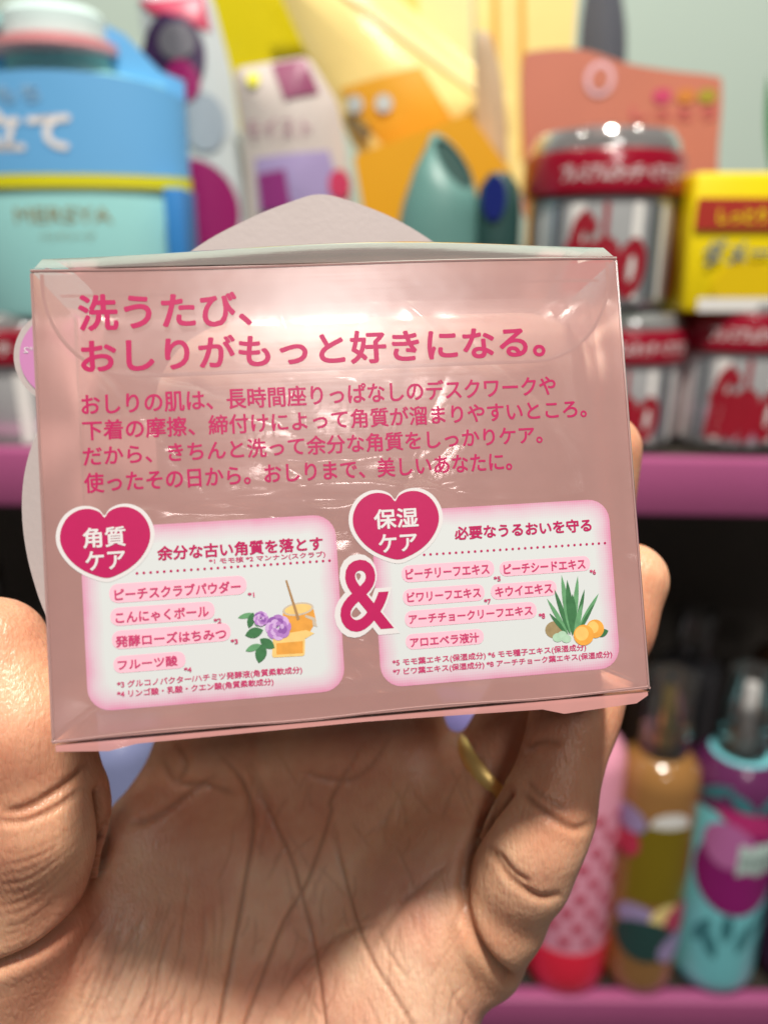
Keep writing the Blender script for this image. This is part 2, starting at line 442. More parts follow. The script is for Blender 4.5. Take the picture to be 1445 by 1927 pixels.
pill(panL, 210, 435, 1188, 1223, '発酵ローズはちみつ', 217, 427, 1197, 1219, '*3', 434, 448, 1203, 1213)
pill(panL, 213, 350, 1236, 1268, 'フルーツ酸', 221, 335, 1242, 1262, '*4', 346, 361, 1256, 1266)
mb = MB()
line(mb, '*3 グルコノバクター/ハチミツ発酵液(角質柔軟成分)', 220, 1282, 1298, 570, M_pink_ink, P1, .025)
line(mb, '*4 リンゴ酸・乳酸・クエン酸(角質柔軟成分)', 220, 1300, 1316, 516, M_pink_ink, P1, .025)
mb.build('footnote', panL, smooth=False)
R4 = lambda x, y: (620 + x / 2.189, 880 + y / 2.189)
mb = MB(); line(mb, '必要なうるおいを守る', 854, 991, 1017, 1114, M_mag, P1, .035); mb.build('panel_title', panR, smooth=False)
dots(panR, 798, 1044, 1138, 1022, 30)
def pr(px0, px1, py0, py1, body, tx0, tx1, ty0, ty1, note, nx0, nx1, ny0, ny1):
    u = lambda x: 620 + x / 2.189
    v = lambda y: 880 + y / 2.189
    pill(panR, u(px0), u(px1), v(py0), v(py1), body, u(tx0), u(tx1), v(ty0), v(ty1), note, u(nx0), u(nx1), v(ny0), v(ny1))
pr(295, 680, 405, 475, 'ピーチリーフエキス', 312, 660, 418, 462, '*5', 675, 705, 448, 470)
pr(698, 1075, 388, 450, 'ピーチシードエキス', 715, 1055, 398, 440, '*6', 1070, 1097, 420, 442)
pr(300, 640, 502, 572, 'ビワリーフエキス', 318, 625, 514, 556, '*7', 635, 665, 541, 564)
pr(662, 937, 482, 546, 'キウイエキス', 680, 920, 492, 534, None, 0, 1, 0, 1)
pr(308, 855, 592, 662, 'アーチチョークリーフエキス', 325, 838, 606, 646, '*8', 860, 888, 600, 624)
pr(312, 637, 688, 752, 'アロエベラ液汁', 330, 618, 700, 742, None, 0, 1, 0, 1)
mb = MB()
u_ = lambda x: 620 + x / 2.189
v_ = lambda y: 880 + y / 2.189
line(mb, '*5 モモ葉エキス(保湿成分) *6 モモ種子エキス(保湿成分)', u_(258), v_(790), v_(824), u_(1060), M_pink_ink, P1, .025)
line(mb, '*7 ビワ葉エキス(保湿成分) *8 アーチチョーク葉エキス(保湿成分)', u_(260), v_(829), v_(862), u_(1168), M_pink_ink, P1, .025)
mb.build('footnote', panR, smooth=False)

def badge(us, top, bot):
    x0, x1, z0, z1 = quad_of(us); cx_, cz_ = (x0+x1)/2, (z0+z1)/2
    mb = MB()
    flat(mb, heart(x1-x0, z1-z0, cx_, cz_), P1, M_white_ink)
    flat(mb, heart((x1-x0)*.915, (z1-z0)*.905, cx_, cz_ + .0001), P2, M_mag)
    o = mb.build('heart_badge', box, smooth=False)
    mb = MB()
    for args in (top, bot): line(mb, *args, M_white_ink, P3, .025)
    mb.build('badge_text', o, smooth=False)
badge([(105, 958), (290, 945), (293, 1090), (107, 1102)], ('角質', 155, 994, 1033, 238), ('ケア', 160, 1038, 1075, 237))
badge([(656, 928), (832, 915), (836, 1056), (658, 1066)], ('保湿', 702, 959, 997, 788), ('ケア', 711, 1006, 1041, 786))
mb = MB()
(x0, z1), (_, z0) = loc(634, 1056), loc(634, 1192); x1 = loc(741, 1180)[0]
v, f, _ = glyphs('&', .012); vo, fo, _ = glyphs('&', .048)
g = .0009
mb.add([(x0 - g + p[0]*(x1-x0+2*g), INK - .00003 - 1e-6, z0 - g + p[1]*(z1-z0+2*g)) for p in vo], fo, M_white_ink)
mb.add([(x0 + p[0]*(x1-x0), P2, z0 + p[1]*(z1-z0)) for p in v], f, M_mag)
mb.build('ampersand', box, smooth=False)

# ---- little printed pictures
def ell(cx_, cz_, rx, rz, rot=0, n=20):
    c, s = math.cos(rot), math.sin(rot)
    return [(cx_ + rx*math.cos(a)*c - rz*math.sin(a)*s, cz_ + rx*math.cos(a)*s + rz*math.sin(a)*c) for a in np.linspace(0, 2*math.pi, n+1)[:-1]]
def leaf(p0, p1, wd, n=8):
    p0, p1 = Vector(p0), Vector(p1); d = p1 - p0; q = Vector((-d.y, d.x)).normalized()
    up = [p0 + d*t + q*wd*math.sin(math.pi*t)**.8 for t in np.linspace(0, 1, n)]
    dn = [p0 + d*t - q*wd*math.sin(math.pi*t)**.8 for t in np.linspace(0, 1, n)[::-1]][1:-1]
    return [tuple(p) for p in up + dn]
k1 = lambda x, y: loc(80 + x/2.408, 920 + y/2.408)
s1 = (k1(1100, 600)[0] - k1(1000, 600)[0]) / 100
M_hon = pm('honey_ink', (.72, .33, .06), .4, var=.25, scale=700); M_hon2 = pm('light_honey_ink', (.80, .55, .20), .4, var=.2, scale=700)
M_gl = pm('glass_grey_ink', (.55, .47, .38), .4, var=.2, scale=900); M_wd = pm('wood_ink', (.38, .22, .10), .4)
M_lv = pm('leaf_ink', (.05, .17, .07), .4, var=.35, scale=900); M_lv2 = pm('light_leaf_ink', (.13, .33, .16), .4, var=.3, scale=900)
M_ro = pm('rose_petal_ink', (.42, .20, .55), .4, var=.2, scale=900); M_ro2 = pm('rose_light_ink', (.60, .40, .72), .4, var=.2, scale=900); M_ro3 = pm('rose_dark_ink', (.27, .10, .40), .4)
mb = MB(); yy = P1
def lay(o, mat):
    global yy
    flat(mb, o, yy, mat); yy -= .000002
lay([k1(*p) for p in ((1090, 555), (1228, 545), (1240, 600), (1205, 660), (1130, 668), (1085, 620))], M_hon)
lay([k1(*p) for p in ((1045, 665), (1195, 640), (1232, 655), (1190, 680), (1188, 750), (1180, 758), (1045, 765), (1040, 755))], M_hon2)
lay([k1(*p) for p in ((1060, 700), (1180, 690), (1180, 745), (1060, 752))], M_hon)
lay(ell(*k1(1158, 545), 72*s1, 30*s1, .08), M_gl); lay(ell(*k1(1158, 545), 62*s1, 22*s1, .08), M_hon2)
lay([k1(*p) for p in ((1190, 570), (1235, 585), (1245, 625), (1225, 620), (1222, 595), (1190, 582))], M_gl)
lay([k1(*p) for p in ((1100, 415), (1108, 413), (1166, 590), (1154, 598))], M_wd)
for p0, p1, wd, mt in (((960, 565), (885, 585), 12, M_lv2), ((955, 560), (935, 632), 17, M_lv), ((1000, 640), (918, 665), 24, M_lv), ((990, 620), (960, 600), 14, M_lv2),
                       ((985, 680), (1052, 722), 22, M_lv), ((1000, 700), (980, 790), 26, M_lv), ((990, 705), (920, 735), 15, M_lv2)):
    lay(leaf(k1(*p0), k1(*p1), wd*s1), mt)
for cx_, cy_, R in ((1068, 628, 62), (990, 588, 36)):
    c0 = k1(cx_, cy_)
    for rr_, kk, off in ((1.0, 8, 0), (.72, 7, .4), (.46, 5, .2), (.22, 3, 0)):
        for q in range(kk):
            a = 2*math.pi*q/kk + off
            lay(ell(c0[0]+R*s1*rr_*.62*math.cos(a), c0[1]+R*s1*rr_*.62*math.sin(a), R*s1*rr_*.42, R*s1*rr_*.34, a+1.57, 12), (M_ro, M_ro2, M_ro, M_ro3, M_ro2)[(q+int(rr_*10)) % 5])
mb.build('honey_and_rose_picture', panL, smooth=False)
k2 = lambda x, y: loc(620 + x/2.189, 880 + y/2.189)
s2 = (k2(1100, 600)[0] - k2(1000, 600)[0]) / 100
M_ap = pm('apricot_ink', (.80, .36, .06), .4, var=.3, scale=700); M_ap2 = pm('apricot_light_ink', (.85, .52, .15), .4, var=.2, scale=700)
M_kw = pm('kiwi_brown_ink', (.33, .25, .13), .4, var=.3, scale=900); M_ge = pm('aloe_gel_ink', (.40, .60, .45), .4, var=.2, scale=900)
mb = MB(); yy = P1
lay(ell(*k2(928, 668), 40*s2, 34*s2), M_kw)
for p0, p1, wd, mt in (((985, 690), (895, 540), 9, M_lv2), ((990, 690), (925, 500), 10, M_lv), ((992, 690), (955, 442), 12, M_lv2), ((1000, 695), (978, 462), 14, M_lv),
                       ((1002, 690), (1022, 446), 11, M_lv2), ((1005, 690), (1000, 520), 15, M_lv), ((1010, 690), (1050, 500), 9, M_lv), ((1012, 690), (1108, 518), 10, M_lv2),
                       ((1008, 690), (1040, 560), 11, M_lv2), ((980, 690), (905, 600), 8, M_lv), ((1018, 690), (1090, 560), 7, M_lv)):
    lay(leaf(k2(*p0), k2(*p1), wd*s2), mt)
for cx_, cy_, R in ((940, 700, 22), (975, 705, 20), (958, 688, 18)): lay(ell(*k2(cx_, cy_), R*s2, R*s2*.8), M_ge)
lay(leaf(k2(1095, 690), k2(1148, 672), 16*s2), M_lv)
lay(ell(*k2(1093, 664), 37*s2, 37*s2), M_ap); lay(ell(*k2(1085, 658), 22*s2, 24*s2), M_ap2)
lay(ell(*k2(1046, 690), 42*s2, 41*s2), M_ap); lay(ell(*k2(1038, 684), 28*s2, 28*s2), M_ap2)
mb.build('aloe_and_apricot_picture', panR, smooth=False)

# ---- the peach-shaped card behind the box
yc = BD + .0006
pts = [(600, 365), (655, 376), (745, 412), (832, 466), (940, 545), (1035, 660), (1095, 790), (1120, 920), (1110, 1050), (1060, 1170), (960, 1255), (800, 1295),
       (560, 1305), (330, 1295), (190, 1265), (105, 1190), (62, 1090), (42, 980), (48, 880), (82, 790), (150, 690), (240, 570), (368, 466), (470, 410), (550, 378)]
o1 = smooth_closed([loc(u, v, yc) for u, v in pts], 6)
cb = MB(); slab(cb, o1, yc, yc + .0006, M_paper)
card = cb.build('peach_card', box, auto=30)
c2 = MB(); M_mv = pm('mauve_print', (.50, .20, .42), .45, var=.06, scale=200)
ctr = loc(118, 668, yc); R = loc(118, 578, yc)[1] - ctr[1]
slab(c2, ell(*ctr, R, R*1.02, 0, 48), yc + .0008, yc + .0014, M_paper)
flat(c2, ell(*ctr, R*.88, R*.9, 0, 48), yc + .0007, M_mv)
# mirrored tiny note seen from behind
(xa, za) = loc(42, 662, yc); v, f, _ = glyphs('*2')
c2.add([(xa + (1-p[0])*.0018, yc + .00062, za + p[1]*.0011) for p in v], f, M_white_ink)
c2.build('round_tab', card, auto=30)

# ---- the soap, wrapped in crinkled clear film, inside the box
soap = thing('wrapped_soap', 'peach beige soap bar in crinkled clear wrap inside the pink box', 'soap')
soap.matrix_world = BOXM @ Matrix.Translation((0.002, 0, 0))
M_soap = pm('peach_soap', (.90, .66, .53), .45, var=.07, scale=70, sss=.2)
sb = MB(); prof = []
x0, x1 = loc(265, 900, .012)[0], loc(1150, 900, .012)[0]; zt_ = loc(640, 585, .012)[1]; zb_ = .003
vs = []; fs = []
for y, ins in ((.0115, .006), (.0119, .003), (.0135, .0008), (.016, 0), (.019, .0008), (.0212, .003), (.0215, .006)):
    ring = rrect(x1-x0-2*ins, zt_-zb_-2*ins, .016-ins*.5, 10, (x0+x1)/2, (zt_+zb_)/2); vs += [(x, y, z) for x, z in ring]
n = len(ring)
for j in range(6):
    for i in range(n): fs.append((j*n+i, j*n+(i+1) % n, (j+1)*n+(i+1) % n, (j+1)*n+i))
fs.append(tuple(range(n))); fs.append(tuple(range(6*n, 7*n))[::-1])
sb.add(vs, fs, M_soap); sb.build('soap_bar', soap, auto=60)
M_wrap = film('crinkled_clear_wrap', (.99, .96, .95), .06, (.95, .80, .74), gloss=.30, rough=.19, graze=.04, bump=.12, bscale=90)
# wrinkle field: sharp ridges along random directions
def ridges(X, Z):
    D = np.zeros_like(X)
    for k in range(56):
        a = rng.uniform(-.5, .5) if k % 3 else rng.uniform(0, math.pi)
        cx0, cz0 = rng.uniform(-.042, .042), rng.uniform(.004, .066)
        if k < 24: a = rng.uniform(-.16, .06); cz0 = rng.uniform(.027, .036); cx0 = rng.uniform(-.025, .02)
        L = rng.uniform(.006, .022); wd = rng.uniform(.0005, .0016); amp = rng.uniform(.0003, .0010) * rng.choice([-1, 1])
        c, s = math.cos(a), math.sin(a)
        p = (X-cx0)*c + (Z-cz0)*s; q = -(X-cx0)*s + (Z-cz0)*c + .00012*np.sin(p*900+k) + p*p*rng.uniform(-8, 8)
        D += amp*np.exp(-np.abs(q)/wd)*np.exp(-(p/L)**2)
    return D
nx, nz = 240, 180
X, Z = np.meshgrid(np.linspace(-.0435, .0425, nx), np.linspace(.0015, .0665, nz))
pil = (1-(X/.046)**4)*(1-((Z-.034)/.0345)**4)
Yp = .0115 - .0085*np.clip(pil, 0, 1)**.5 + ridges(X, Z)
Yp = np.clip(Yp, .0022, .0115)
fs = [(j*nx+i, j*nx+i+1, (j+1)*nx+i+1, (j+1)*nx+i) for j in range(nz-1) for i in range(nx-1)]
wb = MB(); wb.add(np.stack([X, Yp, Z], -1).reshape(-1, 3).tolist(), fs, M_wrap)
wb.build('clear_wrap', soap, auto=0)

# ================================================================== the hand
def smin(a, b, k):
    h = np.clip(.5 + .5 * (b - a) / k, 0, 1)
    return b + (a - b) * h - k * h * (1 - h)
class Field:
    def __init__(s, lo, hi, vox):
        s.lo, s.vox = np.array(lo, np.float32), vox
        n = np.ceil((np.array(hi) - s.lo) / vox).astype(int) + 1
        s.ax = [(s.lo[i] + vox * np.arange(n[i])).astype(np.float32) for i in range(3)]
        s.P = np.meshgrid(*s.ax, indexing='ij', sparse=True); s.shape = tuple(n)
    def cone(s, a, b, ra, rb, flat=None):
        X, Y, Z = s.P; a = np.array(a, np.float32); d = np.array(b, np.float32) - a; L2 = float(d @ d)
        px, py, pz = X - a[0], Y - a[1], Z - a[2]
        h = np.clip((px*d[0] + py*d[1] + pz*d[2]) / L2, 0, 1)
        return np.sqrt((px-h*d[0])**2 + (py-h*d[1])**2 + (pz-h*d[2])**2) - (ra + (rb-ra)*h)
    def ell(s, c, ax3, r):             # ellipsoid, rows of ax3 are unit axes
        X, Y, Z = s.P; px, py, pz = X-c[0], Y-c[1], Z-c[2]
        q = [(px*a[0]+py*a[1]+pz*a[2]) for a in ax3]
        k0 = np.sqrt(sum((qi/ri)**2 for qi, ri in zip(q, r))); k1 = np.sqrt(sum((qi/ri**2)**2 for qi, ri in zip(q, r))) + 1e-9
        return k0*(k0-1)/k1
def surface_nets(F, lo, vox):
    s = F.shape; ins = F < 0
    c = np.zeros(tuple(n-1 for n in s), np.int8)
    for dx in (0, 1):
        for dy in (0, 1):
            for dz in (0, 1): c += ins[dx:s[0]-1+dx, dy:s[1]-1+dy, dz:s[2]-1+dz]
    act = np.argwhere((c > 0) & (c < 8)); idx = -np.ones(c.shape, np.int64); idx[tuple(act.T)] = np.arange(len(act))
    acc = np.zeros((len(act), 3)); cnt = np.zeros(len(act))
    cor = [(x, y, z) for x in (0, 1) for y in (0, 1) for z in (0, 1)]
    val = {k: F[act[:, 0]+k[0], act[:, 1]+k[1], act[:, 2]+k[2]] for k in cor}
    for k in cor:
        for ax in range(3):
            if k[ax] == 0:
                k2_ = list(k); k2_[ax] = 1; k2_ = tuple(k2_)
                a, b = val[k], val[k2_]; m = (a < 0) != (b < 0)
                t = np.where(m, a / np.where(m, a - b, 1), 0)
                p = np.zeros((len(act), 3)); p[:] = k; p[:, ax] = t
                acc[m] += p[m]; cnt[m] += 1
    V = (act + acc / cnt[:, None]) * vox + lo
    Q = []
    for ax in range(3):
        o1_, o2_ = (ax+1) % 3, (ax+2) % 3
        a = ins.take(range(s[ax]-1), ax); b = ins.take(range(1, s[ax]), ax)
        for flip, mask in ((False, a & ~b), (True, ~a & b)):
            e = np.argwhere(mask); ok = (e[:, o1_] > 0) & (e[:, o2_] > 0) & (e[:, o1_] < s[o1_]-1) & (e[:, o2_] < s[o2_]-1); e = e[ok]
            def g(d1, d2):
                q = e.copy(); q[:, o1_] -= d1; q[:, o2_] -= d2; return idx[tuple(q.T)]
            q = np.stack([g(1, 1), g(0, 1), g(0, 0), g(1, 0)], 1)
            Q.append(q[:, ::-1] if flip else q)
    return V, np.concatenate(Q)

J = lambda u, v, d: np.array(((u-CX)/FPX*d, (v-CY)/FPX*d, d), np.float32)   # joint in lens axes
mm = .001
F_ = Field((-.108, -.062, .112), (.072, .205, .235), .00082)
def chain(pts, rs, k):
    D = None
    for i in range(len(pts)-1):
        c = F_.cone(J(*pts[i]), J(*pts[i+1]), rs[i]*mm, rs[i+1]*mm)
        D = c if D is None else smin(D, c, k*mm)
    return D
# palm
D = F_.cone(J(300, 2150, .172), J(405, 1390, .1700), .016, .0105)
for a, b, ra, rb in (((420, 2150, .174), (590, 1330, .1735), .016, .0110), ((545, 2150, .174), (745, 1350, .1730), .016, .0108),
                     ((660, 2150, .168), (868, 1540, .1650), .0150, .0105)):
    D = smin(D, F_.cone(J(*a), J(*b), ra, rb), .009)
# web between thumb and index
D = smin(D, F_.cone(J(240, 1590, .161), J(370, 1450, .168), .0075, .009), .007)
# ball of the thumb, heel and little-finger side pads
D = smin(D, F_.cone(J(330, 2120, .166), J(235, 1740, .1570), .0215, .0135), .012)
D = smin(D, F_.cone(J(610, 2180, .163), J(800, 1730, .1570), .0180, .0125), .012)
D = smin(D, F_.cone(J(760, 1900, .1560), J(868, 1640, .1590), .0130, .0100), .009)
# wrist and forearm
D = smin(D, F_.cone(J(480, 2220, .172), J(480, 2900, .200), .024, .030), .016)
D = smin(D, F_.cone(J(330, 2230, .172), J(360, 2900, .200), .021, .026), .014)
D = smin(D, F_.cone(J(600, 2230, .170), J(620, 2900, .200), .020, .026), .014)
# index, middle, ring fingers behind the box
D = smin(D, chain([(405, 1390, .170), (440, 1030, .1735), (520, 810, .1660), (590, 660, .1570)], [10.2, 9.2, 8.2, 7.2], 3), .006)
D = smin(D, chain([(590, 1330, .1735), (690, 980, .1760), (800, 760, .1680), (890, 620, .1575)], [10.4, 9.4, 8.4, 7.4], 3), .006)
D = smin(D, chain([(790, 1450, .1720), (900, 1488, .1685), (1010, 1285, .1690), (1105, 1040, .1650), (1138, 846, .1600)], [9.5, 8.9, 8.6, 8.4, 7.6], 3), .005)
# thumb
D = smin(D, F_.cone(J(290, 2260, .170), J(40, 1860, .1530), .0205, .0150), .010)
D = smin(D, chain([(20, 1830, .1490), (72, 1530, .1370), (40, 1370, .1350), (-12, 1225, .1360)], [14.0, 11.4, 11.4, 9.6], 4), .0035)
# little finger
D = smin(D, chain([(905, 1800, .1560), (940, 1720, .1500), (1031, 1525, .1440), (1082, 1345, .1490), (1150, 1180, .1535), (1186, 1092, .1545)], [8.8, 8.6, 8.2, 7.9, 7.9, 7.6], 3), .0030)
D = smin(D, F_.cone(J(1000, 1590, .1435), J(985, 1640, .1450), .0086, .0086), .004)   # pad between its creases
hv, hq = surface_nets(D, F_.lo, F_.vox); del D
tmp = bpy.data.meshes.new('tmp'); tmp.from_pydata([tuple(cam2world(p)) for p in hv], [], hq.tolist()); tmp.update()
ho = bpy.data.objects.new('hand', tmp); COL.objects.link(ho)
sm = ho.modifiers.new('s', 'SMOOTH'); sm.factor = .5; sm.iterations = 11
ss = ho.modifiers.new('d', 'SUBSURF'); ss.levels = 1; ss.render_levels = 1
hm = bpy.data.meshes.new_from_object(ho.evaluated_get(bpy.context.evaluated_depsgraph_get()))
ho.modifiers.clear(); ho.data = hm; hm.name = 'hand'; bpy.data.meshes.remove(tmp)
# creases: pressed into the skin as real grooves
nv = len(hm.vertices); co = np.empty(nv*3); hm.vertices.foreach_get('co', co); co = co.reshape(-1, 3)
no = np.empty(nv*3); hm.vertices.foreach_get('normal', no); no = no.reshape(-1, 3)
px = project(co); facing = (no * (np.array(CAM) - co)).sum(1) / np.linalg.norm(np.array(CAM) - co, axis=1)
front = facing > .05
crease = np.zeros(nv)
def spline(pts, n=14):
    P = [np.array(p, float) for p in pts]; P = [2*P[0]-P[1]] + P + [2*P[-1]-P[-2]]; out = []
    for i in range(1, len(P)-2):
        a, b, c, d = P[i-1:i+3]
        for t in np.linspace(0, 1, n, endpoint=False):
            out.append(.5*((2*b)+(c-a)*t+(2*a-5*b+4*c-d)*t*t+(3*b-a-3*c+d)*t**3))
    out.append(P[-2]); return np.array(out)
def pdist(q, poly):
    best = np.full(len(q), 1e9); par = np.zeros(len(q)); n = len(poly)-1
    for i in range(n):
        a, d = poly[i], poly[i+1]-poly[i]; t = np.clip(((q-a)@d)/(d@d+1e-9), 0, 1)
        e = np.linalg.norm(q-a-t[:, None]*d, axis=1); m = e < best; best[m] = e[m]; par[m] = (i+t[m])/n
    return best, par
def groove(pts, depth, wid, red=1.0, dmin=0, dmax=9, taper=True):
    poly = spline(pts); lo_, hi_ = poly.min(0)-60, poly.max(0)+60
    m = np.where(front & (px[:, 0] > lo_[0]) & (px[:, 0] < hi_[0]) & (px[:, 1] > lo_[1]) & (px[:, 1] < hi_[1]) & (px[:, 2] > dmin) & (px[:, 2] < dmax))[0]
    if not len(m): return
    d, t = pdist(px[m, :2], poly)
    tp = np.clip(np.minimum(t, 1-t)*6, 0, 1)**.7 if taper else 1
    g = np.exp(-(d/wid)**2)*tp; bul = np.exp(-((d-2.4*wid)/(1.3*wid))**2)*tp
    co[m] += no[m]*((-depth*g + .12*depth*bul)*mm)[:, None]
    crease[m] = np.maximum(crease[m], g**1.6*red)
G = groove
G([(400, 1405), (458, 1474), (476, 1553), (458, 1679), (442, 1774), (416, 1927), (400, 2000)], .55, 5.0, .9)
G([(458, 1426), (505, 1526), (547, 1616), (563, 1668), (589, 1774), (610, 1927), (620, 1990)], .45, 4.6, .85)
G([(695, 1379), (626, 1500), (621, 1537), (579, 1658), (526, 1753), (463, 1927), (450, 1990)], .45, 4.6, .85)
G([(621, 1537), (658, 1689), (695, 1800), (760, 1905), (800, 1980)], .38, 4.6, .8)
G([(740, 1380), (690, 1450), (640, 1470), (560, 1450)], .3, 6, .5)
G([(420, 1450), (350, 1500), (290, 1540), (235, 1550)], .45, 8, .7)
G([(300, 1420), (330, 1470), (400, 1480), (450, 1500)], .4, 8, .6)
G([(330, 1400), (350, 1440), (330, 1480)], .35, 7, .6)
G([(690, 1800), (760, 1700), (850, 1620)], .3, 9, .5)
G([(500, 1927), (560, 1830), (640, 1760), (720, 1740)], .25, 6, .5)
# thumb: joint creases and the fold where it meets the ball
G([(0, 1530), (45, 1524), (95, 1498), (140, 1465), (172, 1430)], .6, 8.5, .9)
G([(-10, 1548), (50, 1545), (110, 1518), (160, 1480)], .45, 7, .6)
G([(188, 1490), (197, 1560), (192, 1625), (160, 1708), (82, 1782), (0, 1820), (-60, 1830)], 1.5, 11, 1, taper=False)
for k in range(7):
    s_ = k*22
    G([(0, 1610+s_*.9), (60, 1600+s_*.8), (120, 1570+s_*.6), (165, 1530+s_*.55)], .06+.03*(k % 2), 5, .25)
for k in range(4):
    G([(0, 1750+k*14), (50, 1735+k*12), (110, 1690+k*9)], .08, 5, .25)
# little finger
G([(978, 1486), (1005, 1512), (1033, 1534), (1081, 1560), (1118, 1545)], .5, 7.5, .9, dmax=.16)
G([(990, 1470), (1020, 1498), (1070, 1530)], .3, 6, .5, dmax=.16)
G([(915, 1585), (938, 1622), (962, 1655), (1013, 1689), (1060, 1684)], .5, 7.5, .9, dmax=.16)
G([(935, 1600), (965, 1640), (1000, 1664)], .4, 6, .6, dmax=.16)
G([(955, 1493), (905, 1560), (877, 1615), (871, 1688), (890, 1761), (925, 1815), (958, 1842)], 1.4, 10, 1, taper=False)
G([(985, 1410), (1020, 1395), (1060, 1400)], .4, 8, .6, dmax=.16)
# fine fan of lines across the ball of the thumb and the palm
fr = np.random.default_rng(3)
for k in range(46):
    x0_ = fr.uniform(180, 430); y0_ = fr.uniform(1640, 1900); L_n = fr.uniform(50, 190)
    a = math.radians(118 - (x0_-180)*.10 + fr.uniform(-9, 9))
    dx, dy = math.cos(a)*L_n, math.sin(a)*L_n; bend = fr.uniform(-12, 12)
    G([(x0_, y0_), (x0_+dx*.5+bend, y0_+dy*.5), (x0_+dx, y0_+dy)], fr.uniform(.08, .2), fr.uniform(3.2, 4.4), .34)
for k in range(90):
    x0_ = fr.uniform(440, 900); y0_ = fr.uniform(1420, 1920); L_n = fr.uniform(40, 130)
    a = math.radians(fr.choice([80, 105, 60, 125]) + fr.uniform(-14, 14))
    dx, dy = math.cos(a)*L_n, math.sin(a)*L_n; bend = fr.uniform(-10, 10)
    G([(x0_, y0_), (x0_+dx*.5+bend, y0_+dy*.5), (x0_+dx, y0_+dy)], fr.uniform(.07, .18), fr.uniform(3.2, 4.4), .34)
hm.vertices.foreach_set('co', co.ravel()); hm.update()
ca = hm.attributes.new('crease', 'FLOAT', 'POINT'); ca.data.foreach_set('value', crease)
# fingers, thumb, palm hollow ruddier than the heel, their weaker light painted in too
flush_shade = np.zeros(nv)
for pts, rad in (([(-15, 1225, .136), (40, 1370, .135), (72, 1530, .137), (20, 1830, .149)], .0145),
                 ([(920, 1760, .152), (1031, 1525, .144), (1082, 1345, .149), (1150, 1180, .1535), (1186, 1092, .1545)], .0115),
                 ([(900, 1488, .1685), (1010, 1285, .169), (1105, 1040, .165), (1138, 846, .16)], .012),
                 ([(330, 1450, .165), (600, 1480, .162), (830, 1480, .162)], .013)):
    W_ = [np.array(at_d(*q)) for q in pts]
    for a, b in zip(W_[:-1], W_[1:]):
        d = b - a; t = np.clip(((co - a) @ d)/(d @ d), 0, 1); e = np.linalg.norm(co - a - t[:, None]*d, axis=1)
        flush_shade = np.maximum(flush_shade, np.clip((rad*1.45 - e)/(rad*.7), 0, 1))
fa = hm.attributes.new('flush_shade', 'FLOAT', 'POINT'); fa.data.foreach_set('value', flush_shade)
hm.polygons.foreach_set('use_smooth', [True]*len(hm.polygons))

